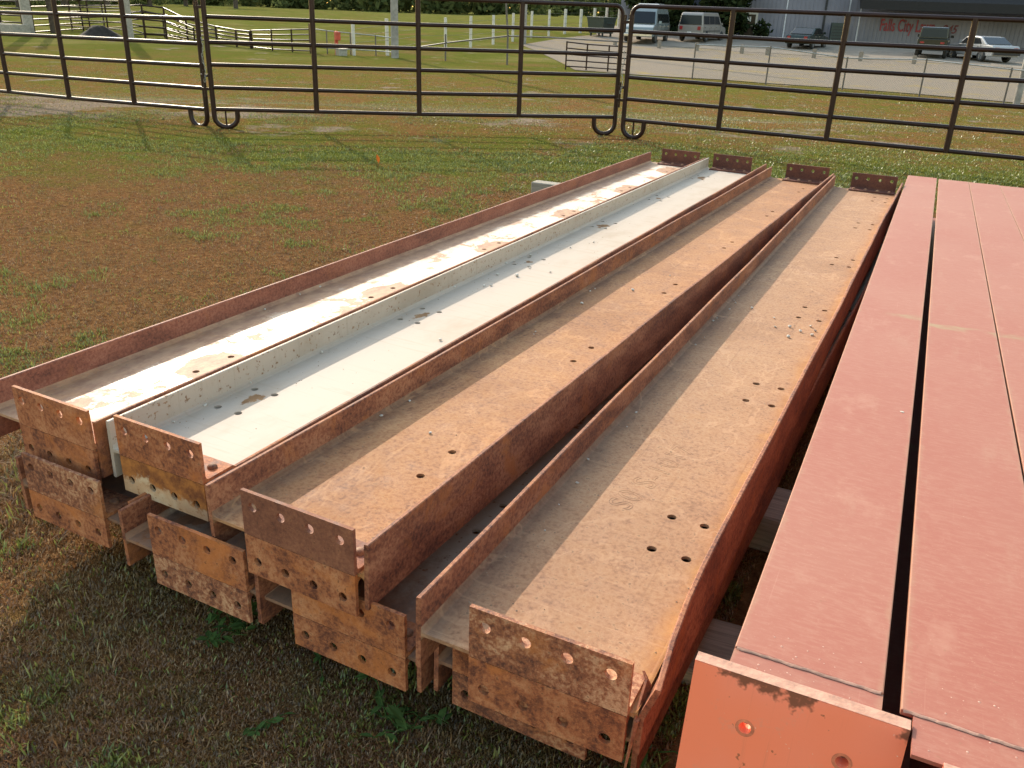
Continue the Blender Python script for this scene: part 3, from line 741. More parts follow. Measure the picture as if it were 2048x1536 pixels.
stones([(790 + 145 * k / 22 + random.uniform(-6, 6), 508 - 62 * k / 22 + random.uniform(-3, 4), random.uniform(.6, 1.2)) for k in range(26)] + [(700, 547), (672, 560, .8), (640, 575, .9), (610, 580, .8), (600, 590, .7), (530, 620, .8), (420, 650, .6), (397, 657, .7), (1010, 423, .9), (1060, 405, .8), (1125, 382, .7)], b1,
       'white gravel stone in the shaded strip of the glossy white web', 'gravel on the glossy white beam', (0.006, 0.010))
gb = MB()
for beam, n_ in ((b1, 160), (b2, 190), (b3, 200), (b4, 330)):
    mt = Matrix.Translation(beam.location) @ Matrix.Rotation(beam.rotation_euler.z, 4, 'Z')
    for _ in range(n_):
        xx = min(D - .02, .022 + abs(random.gauss(0, .05))) if random.random() < .65 else random.uniform(.03, D - .03)
        p = mt @ Vector((xx, random.uniform(.12, LB - .12), HF / 2 + TW / 2 + .0004)); r = random.uniform(.0009, .0026)
        vs = [p + Vector((r * random.uniform(.6, 1.3) * math.cos(k * 1.5708 + .4), r * random.uniform(.6, 1.3) * math.sin(k * 1.5708 + .4), 0)) for k in range(4)] + [p + Vector((0, 0, r * random.uniform(.6, 1.1)))]
        gb.add(vs, [(k, (k + 1) % 4, 4) for k in range(4)])
tag(gb.build('grit', flat_mat('brown_grit', (.30, .22, .15), .9, 0, .5, 60, .1)), 'fine brown grit and rust flakes lying along the beam webs', kind='stuff')
sp_ = onz((1802, 830), red_top(2.3)); o = bpy.data.objects.new('paint_chip', SM[0]); COL.objects.link(o); o.scale = (0.006, 0.004, 0.0015); o.location = (sp_[0], sp_[1], red_top(sp_[1]) + 0.001); tag(o, 'white flake lying on the red beam beside the stack', 'flake')

# ================================================================== CORRAL PANELS
RZ = (0.222, 0.468, 0.722, 0.968, 1.240, 1.520)
def corral_panel(A, ang, label, z0=0.0, z1=0.0, ln=4.92, pin_near=False, pin_far=False):
    A = Vector((A[0], A[1], 0)); root = empty('corral_fence', (A.x, A.y, 0), ang, label, 'corral fence', 'tubular corral panels across the lawn')
    sh = lambda x: z0 + (z1 - z0) * x / ln
    r = 0.0245
    for i, z in enumerate(RZ):
        if i == len(RZ) - 1: continue
        MB().tube([(r, 0, z + sh(0)), (ln / 2, 0, z + sh(ln / 2) + random.uniform(-.014, .003)), (ln - r, 0, z + sh(ln))], r * .95, 10, False).build('rail', M['tube'], root)
    for k in (1, 2, 3):
        x = 1.222 * k + 0.016 * (k - 2)
        MB().tube([(x, -0.004, RZ[0] - 0.02 + sh(x)), (x + random.uniform(-.01, .01), -0.004, RZ[-1] + sh(x))], r * 1.28, 10).build('upright', M['tube'], root)
    # end posts bend into loop feet; the top rail runs on from the posts in one bend
    for s, xe in ((1, 0.0), (-1, ln)):
        z = sh(xe)
        path = [(xe, 0, RZ[-1] - 0.10 + z), (xe, 0, 0.6 + z), (xe, 0, 0.21 + z)]
        for q in range(0, 9):
            a = math.pi * q / 8
            path.append((xe + s * (0.135 - 0.135 * math.cos(a)), 0, z + 0.14 - 0.125 * math.sin(a)))
        path.append((xe + s * 0.272, 0, RZ[0] - 0.01 + z))
        MB().tube(path, r * 1.2, 10).build('end_post', M['tube'], root)
    top = []
    for q in range(0, 6):
        a = math.pi / 2 * q / 5; top.append((0.10 - 0.10 * math.cos(a), 0, RZ[-1] - 0.10 + sh(0) + 0.10 * math.sin(a)))
    for q in range(0, 6):
        a = math.pi / 2 * q / 5; top.append((ln - 0.10 + 0.10 * math.sin(a), 0, RZ[-1] - 0.10 + sh(ln) + 0.10 * math.cos(a)))
    MB().tube(top, r, 10).build('top_rail', M['tube'], root)
    if pin_near:
        for z in (0.45, 0.60, 1.34):
            MB().box(-0.11, -0.015, -0.012, 0.012, z - 0.016, z + 0.016).build('hinge_lug', M['tube'], root)
        MB().tube([(-0.075, 0, 0.36), (-0.075, 0, 0.66)], 0.012, 8).build('drop_pin', M['tube'], root)
        MB().tube([(-0.075, 0, 1.22), (-0.075, 0, 1.42)], 0.012, 8).build('drop_pin', M['tube'], root)
        MB().tube([(0.13, 0.02, 0.24), (0.13, 0.02, 0.005)], 0.011, 6).build('ground_pin', M['tube'], root)
        # slack chain of links hanging at the joint
        ch = MB()
        for k in range(14):
            zc = 1.0 - 0.035 * k; xo = -0.055 + 0.012 * math.sin(k * .8)
            pts = [(xo + (0.009 * math.cos(a) if k % 2 else 0), (0 if k % 2 else 0.009 * math.cos(a)) - .02, zc + 0.022 * math.sin(a)) for a in [6.2832 * q / 8 for q in range(9)]]
            ch.tube(pts, 0.003, 5, False)
        ch.build('chain', M['galv'], root)
    return root
midA = np.array([-8.1339, 7.8187]); midang = math.atan2(2.69, 3.77)
corral_panel(midA, midang, 'brown tubular corral panel in the middle, spanning between the two loop-footed joints', pin_near=True)
corral_panel((-3.95, 10.511), math.radians(-0.5), 'brown tubular corral panel on the right, in front of the parked cars', 0.0, -0.015, pin_near=True)
corral_panel((-8.35 - 4.92 * math.cos(math.radians(.5)), 7.911 - 4.92 * math.sin(math.radians(.5))), math.radians(0.5), 'brown tubular corral panel on the left, sunlit along its rails', -0.09, -0.03)

# ================================================================== BACKGROUND FENCES AND POSTS
def vpost(px, pb, pt, r, mat, name, label, cat, group=None, n=8, taper=1.0, square=False):
    B = at(px, pb); zt_ = above(B, px, pt); h = zt_ - B[2]
    mb = MB()
    if square: mb.box(-r, r, -r, r, -0.1, h)
    else: mb.tube([(0, 0, -0.1), (0, 0, h)], [r, r * taper], n)
    o = mb.build(name, mat, None, B); tag(o, label, cat, group); o.rotation_euler = (random.uniform(-.008, .008), random.uniform(-.008, .008), -0.47)
    return o, B, h
# row of white posts across the pasture
WP = [(708, 111, 48), (775, 111, 37), (837, 97, 36), (891, 96, 35), (941, 95, 32), (986, 89, 30), (1025, 83, 26), (1062, 76, 22), (1097, 72, 19), (1129, 68, 18), (1160, 66, 18), (1187, 62, 16), (1211, 60, 15), (1236, 56, 14)]
words = ['first white post from the left of the row across the pasture', 'second white post from the left, standing beside the grey utility pole', 'third white post from the left, right of the grey utility pole', 'fourth white post from the left of the row in the pasture', 'fifth white post from the left of the row in the pasture', 'sixth white post from the left, left of the barbed-arm post', 'seventh white post from the left, just left of the second utility pole', 'eighth white post from the left, just right of the second utility pole', 'seventh white post counted back from the right end of the row', 'sixth white post counted back from the right end of the row', 'fifth white post counted back from the right, with a small tag', 'white post behind the left side of the dark dumpster', 'white post behind the right side of the dark dumpster', 'last white post of the row, beside the joint of the corral panels']
for i, (a, b, c) in enumerate(WP):
    o, B, h = vpost(a, b, c, 0.06 * (1 + .3 * (i > 8)), M['white_post'], 'white_post', words[i], 'fence post', 'row of white posts across the pasture', square=True)
# strands between the white posts
wf = empty('wire_fence', at(708, 111), 0, 'thin wire strands strung along the row of white posts', 'wire fence')
for f in (0.2, 0.42, 0.64, 0.84):
    pts = []
    for (a, b, c) in WP:
        B = at(a, b); h = above(B, a, c) - B[2]; pts.append(Vector(B) + Vector((0.1, 0.05, h * f)) - wf.location)
    MB().tube(pts, 0.008, 4, False).build('strand', M['tube_grey'], wf)
vpost(790, 116, -420, 0.17, M['pole'], 'utility_pole', 'thick pale grey utility pole standing at the near end of the pasture', 'utility pole', None, 12, .8)
vpost(1046, 88, -420, 0.20, M['pole'], 'utility_pole', 'brown utility pole at the corner of the gravel lot', 'utility pole', None, 12, .8)
vpost(2032, 211, -120, 0.10, M['pole'], 'wood_post', 'weathered round wooden post at the right edge beside the chain link fence', 'post', None, 10, .95)

# bollards in front of the parking strip
for i, (a, b, c) in enumerate([(1230, 91, 82), (1318, 97, 81), (1393, 102, 85), (1483, 108, 89), (1534, 111, 93), (1627, 117, 98), (1720, 123, 103), (1827, 129, 111)]):
    lab = ['left of the van with its front to the lot', 'below the van with its front to the lot', 'below the rear of the white window van', 'below the glazed door', 'right of the glazed door', 'below the green sedan', 'right of the green sedan', 'below the dark jeep'][i]
    vpost(a, b, c, 0.085, M['bollard'], 'bollard', 'short grey bollard ' + lab, 'bollard', 'bollards along the parking strip', square=True)

# chain link fence along the gravel
CL = [(1150, 142, 82), (1270, 150, 84), (1384, 158, 89), (1531, 169, 94), (1684, 180, 116), (1838, 193, 119), (2006, 210, 138), (2190, 232, 156)]
def chain_link(posts, label, name='chain_link_fence', ht=None, mesh=True):
    B0 = at(*posts[0][:2]); root = empty(name, B0, 0, label, 'fence'); P = []
    for (a, b, c) in posts:
        B = at(a, b); P.append((Vector(B), ht or min(1.45, above(B, a, c) - B[2])))
    for B, h in P: MB().tube([B - root.location - Vector((0, 0, .1)), B - root.location + Vector((0, 0, h + .04))], 0.028, 8).build('post', M['tube_grey'], root)
    MB().tube([B - root.location + Vector((0, 0, h)) for B, h in P], 0.02, 6, False).build('top_rail', M['galv'], root)
    if mesh:
        for (B, h), (C, k) in zip(P[:-1], P[1:]):
            mb = MB(); L = (C - B).length; u = (C - B) / L; s = 0.075; r = 0.0022
            n = int(L / s)
            nn = Vector((-u.y, u.x, 0)) * r
            for i in range(-int(h / s), n + 1):
                for sg in (1, -1):
                    xa, xb = i * s, i * s + h
                    za, zb = 0.02, h
                    if xa < 0: za += -xa; xa = 0
                    if xb > L: zb -= xb - L; xb = L
                    if zb - za < 0.03: continue
                    if sg < 0: xa, xb = L - xa, L - xb
                    p, q = B + u * xa + Vector((0, 0, za)) - root.location, B + u * xb + Vector((0, 0, zb)) - root.location
                    o_ = Vector((0, 0, r))
                    mb.add([p + nn, p - nn, q - nn, q + nn, p + o_, p - o_, q - o_, q + o_], [(0, 1, 2, 3), (4, 5, 6, 7)])
            tag(mb.build('wire_mesh', M['galv'], root), kind='stuff')
    return root
chain_link(CL[2:], 'chain link fence on thin posts along the near side of the gravel lot')
# sagging pipe rail fence with barbed arm post left of the gravel
pf = empty('pipe_fence', at(1014, 130), 0, 'sagging pipe top rail with a barbed-arm corner post left of the gravel lot', 'fence')
L0 = pf.location.copy()
def rel(px, b, t=None):
    B = Vector(at(px, b)); return Vector((B.x, B.y, B.z if t is None else above(B, px, t))) - L0
MB().tube([rel(1014, 130), rel(1014, 130, 72), rel(1014, 130, 72) + Vector((-.06, 0, .0)) * 0 + (rel(1008, 130, 58) - Vector((0, 0, 0)))  * 1.0], 0.04, 6).build('corner_post', M['tube_grey'], pf)
MB().tube([rel(891, 122), rel(891, 122, 68)], 0.035, 6).build('post', M['tube_grey'], pf)
MB().tube([rel(833, 118, 95), rel(891, 122, 86), rel(950, 126, 79), rel(1016, 130, 72)], 0.03, 6).build('rail', M['tube_grey'], pf)
MB().tube([rel(1016, 130, 72), rel(1100, 128, 75), rel(1180, 128, 80), rel(1250, 130, 84)], 0.03, 6).build('rail', M['tube_grey'], pf)

def rail_fence(name, posts, nr, label, mat, r=0.03, cat='fence', low=0.12, group=None, rail_mat=None):
    """posts: (px, base row, top row); rails interpolate between the posts"""
    root = empty(name, at(*posts[0][:2]), 0, label, cat, group); L0 = root.location
    P = []
    for (a, b, c) in posts:
        B = Vector(at(a, b)); P.append((B - L0, above(B, a, c) - B.z))
    for B, h in P: MB().tube([B, B + Vector((0, 0, h))], r * 1.15, 7).build('post', mat, root)
    for k in range(nr):
        f = low + (0.97 - low) * k / (nr - 1)
        MB().tube([B + Vector((0, 0, h * f)) for B, h in P], r * .9, 6, False).build('rail', rail_mat or mat, root)
    return root
rail_fence('tube_gate', [(1131, 139, 82), (1172, 141, 87), (1215, 144, 90), (1252, 147, 92)], 5, 'small rusty tube gate standing on the near edge of the gravel lot', M['tube'], 0.028, 'gate')
rail_fence('pipe_fence', [(-60, 62, -30), (-10, 62, -30), (5, 61, -30), (48, 64, -28)], 6, 'pipe corral fence behind the concrete trough at the far left', M['tube'], 0.045, 'fence', 0.2)
rail_fence('pipe_fence', [(70, 68, -14), (113, 65, -14), (167, 61, -14)], 7, 'pipe corral fence right of the first tall grey post', M['tube'], 0.04, 'fence', 0.05)
rail_fence('pipe_fence', [(145, 61, -14), (181, 62, -14), (210, 60, -14), (247, 57, -12)], 7, 'pipe corral fence behind the dark mound', M['tube'], 0.04, 'fence', 0.05)
rail_fence('pipe_fence', [(118, 58, -14), (217, 65, -14), (250, 68, -14)], 6, 'pipe corral fence crossing in front of the dark mound', M['tube'], 0.04, 'fence', 0.1)
rail_fence('loading_chute', [(262, 66, 10), (291, 78, 8), (334, 79, 14), (376, 84, 36), (434, 88, 52), (474, 94, 59), (502, 97, 62)], 5, 'ramped pipe loading chute sloping down to the right behind the left panels', M['tube'], 0.045, 'cattle chute', 0.15)
rail_fence('loading_chute', [(262, 72, 26), (292, 75, 20), (330, 76, 28), (390, 88, 55)], 4, 'second pipe side of the ramped chute beside the tall grey post', M['tube'], 0.035, 'cattle chute', 0.1)
rail_fence('stock_panel', [(505, 97, 60), (545, 102, 59), (585, 104, 58), (628, 106, 57)], 5, 'low pipe stock panel right of the loading chute', M['tube'], 0.032, 'fence', 0.08)
rail_fence('rail_gate', [(628, 106, 56), (655, 108, 60), (702, 110, 65), (752, 112, 70), (795, 115, 76)], 2, 'light grey pipe fence running from the dark gate post to the utility pole', M['tube_grey'], 0.026, 'fence', 0.25, None, M['galv'])
vpost(626, 107, 47, 0.11, M['tube'], 'gate_post', 'dark square gate post behind the middle panel', 'post', square=True)
vpost(60, 71, -300, 0.22, M['bare_post'], 'tall_post', 'tall grey wooden post beside the concrete trough', 'post', 'tall grey corral posts', square=True)
vpost(259, 78, -300, 0.20, M['bare_post'], 'tall_post', 'tall grey wooden post at the high end of the loading chute', 'post', 'tall grey corral posts', square=True)
vpost(109, 66, -300, 0.20, M['bark'], 'tall_post', 'dark brown wooden post between the two tall grey ones', 'post', 'tall grey corral posts', 10)
# concrete trough
B = at(20, 70); tr = empty('trough', B, -0.1, 'long grey concrete feed trough at the far left of the corral', 'trough')
hh = above(at(20, 70), 20, 48) - B[2]
MB().box(-3.2, 1.1, -0.45, -0.33, 0, hh).build('side', M['bare_post'], tr); MB().box(-3.2, 1.1, 0.33, 0.45, 0, hh).build('side', M['bare_post'], tr); MB().box(-3.2, 1.1, -0.33, 0.33, 0, hh * .4).build('floor', M['bare_post'], tr); MB().box(1.1, 1.22, -0.45, 0.45, 0, hh).build('end_wall', M['bare_post'], tr)
# red box on its post, and the small grey meter stub
o, B, h = vpost(674, 110, 62, 0.06, M['redbox'], 'valve_post', 'red marker post with a red box on top, beside the grey pipe fence', 'marker post', square=True)
bx = MB().box(0.02, 0.26, -0.1, 0.1, h * .62, h * .97).build('box', M['redbox'], o); bevel(bx, .01)
o, B, h = vpost(683, 111, 99, 0.2, M['galv'], 'meter_box', 'small grey meter box on the ground right of the red marker post', 'meter box', square=True); bevel(o, .03)
MB().box(-0.23, 0.23, -0.23, 0.23, h, h + .05).build('lid', M['galv'], o)
# dark mound
bm_ = MB(); n = 22; B = at(198, 76); vs = [(0, 0, 0.62)]
for q in range(1, 6):
    for k in range(n):
        a = 6.2832 * k / n; rr = q / 5 * (1 + 0.12 * math.sin(a * 3 + 1) + random.uniform(-.06, .06))
        vs.append((rr * 1.45 * math.cos(a), rr * 0.9 * math.sin(a), 0.62 * (0.5 + 0.5 * math.cos(q / 5 * 3.1416)) + random.uniform(-.03, .05)))
fs = [(0, 1 + k, 1 + (k + 1) % n) for k in range(n)] + [(1 + (q - 1) * n + k, 1 + q * n + k, 1 + q * n + (k + 1) % n, 1 + (q - 1) * n + (k + 1) % n) for q in range(1, 5) for k in range(n)]
tag(bm_.add(vs, fs, True).build('mound', flat_mat('dark_soil', (0.035, 0.03, 0.026), 0.95, 0, .4, 5, .1, .5), None, B, 0.4), 'low dark mound of soil or dung under the corral fence', 'mound')

# dumpster
B = at(1201, 73); du = empty('dumpster', B, -0.42, 'dark green dumpster on short legs beside the white posts', 'dumpster')
mb = MB(); mb.add([(-.72, -.5, .22), (.72, -.5, .22), (.72, .5, .22), (-.72, .5, .22), (-.88, -.62, 1.22), (.88, -.62, 1.22), (.88, .62, 1.22), (-.88, .62, 1.22)], [(3, 2, 1, 0), (0, 1, 5, 4), (1, 2, 6, 5), (2, 3, 7, 6), (3, 0, 4, 7), (4, 5, 6, 7)])
mb.build('bin', M['greenbin'], du); bevel(MB().box(-.92, .92, -.66, .66, 1.222, 1.30).build('lid', M['greenbin'], du), .02)
for sx in (-.6, .6):
    for sy in (-.4, .4): MB().box(sx - .05, sx + .05, sy - .05, sy + .05, 0, .219).build('leg', M['black'], du)
for sx in (-1, 1): MB().tube([(sx * .9, -.3, .9), (sx * 1.0, 0, .9), (sx * .9, .3, .9)], .04, 6).build('lift_bar', M['greenbin'], du)

# ================================================================== BUILDING
WA, WB = Vector(at(1238, 63)), Vector(at(2048, 102))
WB = WA + (WB - WA) * 1.35
wl = (WB - WA).length; wu = (WB - WA) / wl
bd = empty('metal_building', WA, math.atan2(wu.y, wu.x), 'long white ribbed metal building with faded red lettering behind the parked cars', 'building')
HW = 7.2
mb = MB(); 
mb.box(0, wl, 0, 0.2, 0, HW); mb.build('wall', M['wall'], bd)
MB().box(0, 0.2, 0.202, 18, 0, HW).build('wall', M['wall'], bd); MB().box(wl - .2, wl, 0.202, 18, 0, HW).build('wall', M['wall'], bd); MB().box(0.2, wl - .2, 17.8, 18, 0, HW).build('wall', M['wall'], bd)
mb = MB(); mb.add([(-.4, -.5, HW + .02), (wl + .4, -.5, HW + .02), (wl + .4, 9, HW + 1.2), (-.4, 9, HW + 1.2), (wl + .4, 18.5, HW + .02), (-.4, 18.5, HW + .02)], [(0, 1, 2, 3), (3, 2, 4, 5)])
r_ = mb.build('roof', M['wall'], bd); sm_ = r_.modifiers.new('thick', 'SOLIDIFY'); sm_.thickness = .12; sm_.offset = 1
def wall_x(px):
    d = ray((px, 70)); n = Vector((-wu.y, wu.x)); t = (WA.x * n.x + WA.y * n.y) / (d[0] * n.x + d[1] * n.y)
    P = CAM + d * t; return (P[0] - WA.x) * wu.x + (P[1] - WA.y) * wu.y
def wall_z(px, py):
    d = ray((px, py)); n = Vector((-wu.y, wu.x)); t = (WA.x * n.x + WA.y * n.y) / (d[0] * n.x + d[1] * n.y)
    return (CAM + d * t)[2] - WA.z
x = 0.6
mb = MB()
while x < wl:
    mb.box(x, x + 0.06, -0.035, -0.001, 0.05, HW - .05); x += 0.305
tag(mb.build('wall_rib', M['wall'], bd), kind='stuff')
for px in (1566, 1690, 1713):
    xx = wall_x(px); MB().box(xx - .05, xx + .05, -.06, -.036, 0, HW).build('joint_strip', flat_mat('joint', (.5, .5, .54), .5), bd)
xx = wall_x(1643); MB().box(xx - .07, xx + .07, -.16, -.04, 0.3, HW).build('downspout', M['black'], bd)
# door with frame
x0, x1 = wall_x(1481), wall_x(1511); zd = wall_z(1495, 24)
dr_ = MB().box(x0, x1, -.10, -.04, 0, zd).build('door_frame', M['white_post'], bd)
dd = MB().box(x0 + .16, x1 - .16, -.125, -.101, .05, zd - .16).build('door', M['glass'], bd)
MB().box(x0 + .16, x1 - .16, -.140, -.126, zd * .45, zd * .48).build('push_bar', M['chrome'], dd)
MB().box(x0 + .35, x1 - .5, -.130, -.126, zd * .62, zd * .82).build('notice', M['plate'], dd)
# dark slab added over the wall's right half, standing in for a lens obstruction
xc0, xc1 = wall_x(1700), wl + .3
zc = wall_z(1850, 20)
cm = flat_mat('dark_blur', (0.012, 0.010, 0.010), .8)
mb = MB(); mb.add([(xc0, -3.2, zc - .1), (xc1, -3.2, zc - .1), (xc1, -.04, zc + 1.6), (xc0, -.04, zc + 1.6), (xc0, -3.2, zc + .5), (xc1, -3.2, zc + .5), (xc1, -.04, zc + 2.1), (xc0, -.04, zc + 2.1)],
       [(3, 2, 1, 0), (4, 5, 6, 7), (0, 1, 5, 4), (1, 2, 6, 5), (2, 3, 7, 6), (3, 0, 4, 7)])
mb.build('blur_slab', cm, bd)
# faded lettering
red_l = flat_mat('faded_red_lettering', (0.26, 0.035, 0.045), .7, 0, .35, 2)
def sign_text(body, px0, px1, pyb, pyt, mat, name, shear=0.0):
    c = bpy.data.curves.new(name, 'FONT'); c.body = body; c.extrude = .012; c.size = 1; c.shear = shear; c.offset = 0.012
    c.materials.append(mat); o = text_mesh(c, name, bd)
    xa, xb = wall_x(px0), wall_x(px1); za, zb = wall_z(px0, pyb), wall_z(px0, pyt)
    o.scale = ((xb - xa) / max(v.co.x for v in o.data.vertices), (zb - za) / 0.75, 1); o.rotation_euler = (math.pi / 2, 0, 0); o.location = (xa, -.055, za)
    return o
sign_text('Falls City Lawn', 1756, 1866, 61, 35, red_l, 'lettering')
sign_text('245', 1880, 1913, 66, 48, flat_mat('faded_brown_lettering', (0.14, 0.03, 0.035), .7), 'lettering', 0.3)
# dark heater box by the wall
B = WA + wu * wall_x(1672); ac = empty('utility_cabinet', B + Vector((-wu.y, wu.x, 0)) * -1.0, math.atan2(wu.y, wu.x), 'dark square utility cabinet against the wall right of the sedan', 'cabinet')
bevel(MB().box(-.55, .55, -.4, .4, .02, 1.35).build('case', M['greenbin'], ac), .02)
for k in range(5): MB().box(-.45, .45, -.425, -.401, .25 + .2 * k, .3 + .2 * k).build('louvre', M['black'], ac)

# ================================================================== VEHICLES
def prism(prof, w0, w1f, belt, name, mat, parent, bv=0.05):
    """closed side profile (x, z) extruded across the width; half width w0 below the belt, tapering to w1f at the top"""
    zt_ = max(p[1] for p in prof)
    hw = lambda z: w0 if z <= belt else w0 + (w1f - w0) * (z - belt) / max(1e-6, zt_ - belt)
    n = len(prof); vs = [(x, hw(z), z) for x, z in prof] + [(x, -hw(z), z) for x, z in prof]
    fs = [tuple(range(n)), tuple(range(2 * n - 1, n - 1, -1))] + [(i, n + i, n + (i + 1) % n, (i + 1) % n) for i in range(n)]
    mb = MB().add(vs, fs); o = mb.build(name, mat, parent)
    bm = bmesh.new(); bm.from_mesh(o.data); bmesh.ops.recalc_face_normals(bm, faces=bm.faces[:]); bm.to_mesh(o.data); bm.free()
    bevel(o, bv, 3)
    return o
def wheel(parent, x, y, r, s):
    mb = MB(); n = 20; vs = []
    for (rr, yy) in ((r * .62, -.1), (r * .93, -.11), (r, -.08), (r, .08), (r * .93, .11), (r * .62, .1)):
        for k in range(n): vs.append((rr * math.cos(6.2832 * k / n), yy, rr * math.sin(6.2832 * k / n)))
    mb.add(vs, [(i * n + k, i * n + (k + 1) % n, (i + 1) * n + (k + 1) % n, (i + 1) * n + k) for i in range(5) for k in range(n)], True)
    o = mb.build('wheel', M['black'], parent, (x, y, r))
    rm = MB(); vs = [(0, s * .07, 0)]
    for k in range(n): vs.append((r * .64 * math.cos(6.2832 * k / n), s * .095, r * .64 * math.sin(6.2832 * k / n)))
    rm.add(vs, [(0, 1 + k, 1 + (k + 1) % n) for k in range(n)])
    for k in range(5):
        a = 6.2832 * k / 5; c_, s_ = math.cos(a), math.sin(a)
        rm.add([(c_ * .05 - s_ * .03, s * .1, s_ * .05 + c_ * .03), (c_ * .05 + s_ * .03, s * .1, s_ * .05 - c_ * .03), (c_ * r * .6 + s_ * .02, s * .105, s_ * r * .6 - c_ * .02), (c_ * r * .6 - s_ * .02, s * .105, s_ * r * .6 + c_ * .02)], [(0, 1, 2, 3)])
    rm.build('rim', M['chrome'], o)
    return o
def quad_part(name, pts, mat, parent, th=0.02):
    o = MB().add(pts, [tuple(range(len(pts)))]).build(name, mat, parent)
    m = o.modifiers.new('thick', 'SOLIDIFY'); m.thickness = th; m.offset = 0
    return o
FHang = math.atan2(FH[1], FH[0])
def car(pxy, heading, kind, paint, label, name, sc=1.0):
    B = at(*pxy); heading += math.atan2(B[1], B[0]) - FHang; root = empty(name, B, heading, label, {'van': 'van', 'hightop': 'van', 'sedan': 'car', 'jeep': 'car'}[kind], 'vehicles parked by the building')
    root.scale = (sc, sc, sc)
    if kind == 'van':
        L, W_, belt, H_ = 5.5, 1.0, 1.15, 2.08
        low = [(-2.72, .38), (-2.75, 1.15), (1.65, 1.15), (2.55, 1.02), (2.75, .85), (2.75, .38)]
        cab = [(-2.73, 1.13), (-2.62, 1.9), (-2.45, 2.05), (.9, 2.08), (1.05, 2.0), (1.85, 1.13)]
        wx = (1.75, -1.75); r = .36; wt = .84
        sw = [(-2.45, -1.2), (-1.1, 0.0), (.1, 1.15)]; wz = (1.24, 1.82)
        fwd = [(1.84, 1.2), (1.16, 1.92)]; rear = [(-2.735, 1.2), (-2.65, 1.85)]
    elif kind == 'hightop':
        L, W_, belt, H_ = 5.5, 1.0, 1.15, 2.4
        low = [(-2.72, .38), (-2.75, 1.15), (1.55, 1.17), (2.3, 1.10), (2.68, .95), (2.78, .75), (2.75, .38)]
        cab = [(-2.73, 1.13), (-2.66, 1.95), (-2.45, 2.28), (-1.6, 2.42), (.1, 2.40), (.75, 2.2), (1.12, 1.92), (1.8, 1.13)]
        wx = (1.75, -1.75); r = .36; wt = .70
        sw = [(-2.45, -1.2), (-1.1, 0.0), (.1, 1.1)]; wz = (1.24, 1.78)
        fwd = [(1.79, 1.2), (1.16, 1.9)]; rear = [(-2.735, 1.2), (-2.67, 1.85)]
    elif kind == 'sedan':
        L, W_, belt, H_ = 4.8, .9, .95, 1.43
        low = [(-2.4, .32), (-2.42, .72), (-2.3, .93), (-1.3, .97), (.95, .95), (2.2, .78), (2.4, .62), (2.4, .3)]
        cab = [(-1.75, .94), (-.95, 1.38), (-.5, 1.43), (.25, 1.42), (.5, 1.36), (1.2, .93)]
        wx = (1.45, -1.4); r = .33; wt = .77
        sw = [(-1.2, -.35), (-.27, .62)]; wz = (1.0, 1.31)
        fwd = [(1.12, 1.0), (.56, 1.34)]; rear = [(-1.68, 1.0), (-1.0, 1.36)]
    else:
        L, W_, belt, H_ = 4.2, .86, 1.12, 1.78
        low = [(-1.95, .45), (-1.95, 1.12), (.55, 1.12), (1.9, 1.03), (1.98, .95), (1.98, .45)]
        cab = [(-1.94, 1.10), (-1.88, 1.74), (-1.75, 1.78), (.2, 1.78), (.32, 1.7), (.68, 1.10)]
        wx = (1.3, -1.3); r = .38; wt = .76
        sw = [(-1.75, -.75), (-.65, .22)]; wz = (1.18, 1.64)
        fwd = [(.66, 1.17), (.36, 1.68)]; rear = [(-1.945, 1.2), (-1.89, 1.66)]
    prism(low, W_, W_ * .97, belt, 'body', paint, root, .06)
    prism(cab, W_ * .97, wt, belt, 'cabin', paint, root, .06)
    zt_ = max(p[1] for p in cab)
    hw = lambda z: W_ * .97 + (wt - W_ * .97) * (z - belt) / (zt_ - belt) + .008
    for s in (1, -1):
        for a, b in sw:
            sl_ = 0.08 if b == sw[-1][1] else 0
            sh0 = 0.12 if (kind == 'sedan' and a == sw[0][0]) else 0
            quad_part('side_window', [(a, s * hw(wz[0]), wz[0]), (b + sl_ * 2, s * hw(wz[0]), wz[0]), (b - sl_ * 2, s * hw(wz[1]), wz[1]), (a + sh0 * 3, s * hw(wz[1]), wz[1])], M['glass'], root)
        zs_ = .62 if kind == 'sedan' else .74
        MB().box(low[1][0] + .15, wx[0] - r - .12, s * (W_ + .002) - .008, s * (W_ + .002) + .008, zs_, zs_ + .06).build('trim_strip', M['black'], root)
        for xd in [sw[0][0] + .02] + [q[1] + .06 for q in sw[:-1]] + [sw[-1][1] + .18]:
            MB().box(xd - .012, xd + .012, s * (W_ + .0) - .006, s * (W_ + .0) + .006, .5, belt - .03).build('door_gap', M['black'], root)
        for xd in [q[0] + .2 for q in sw]:
            MB().box(xd - .1, xd + .1, s * (W_ + .02) - .02, s * (W_ + .02) + .02, belt - .14, belt - .10).build('door_handle', M['chrome'], root)
        for x in wx:
            aw = MB(); nn = 14; vs = [(x, s * (W_ + .004), r)] + [(x + (r + .07) * math.cos(math.pi * k / nn), s * (W_ + .004), r * .9 + (r + .07) * math.sin(math.pi * k / nn)) for k in range(nn + 1)]
            aw.add(vs, [(0, k + 1, k + 2) for k in range(nn)]); wa = aw.build('wheel_arch', M['black'], root); wm_ = wa.modifiers.new('t', 'SOLIDIFY'); wm_.thickness = .01; wm_.offset = 0
        for x in wx: wheel(root, x, s * (W_ - .06), r, s)
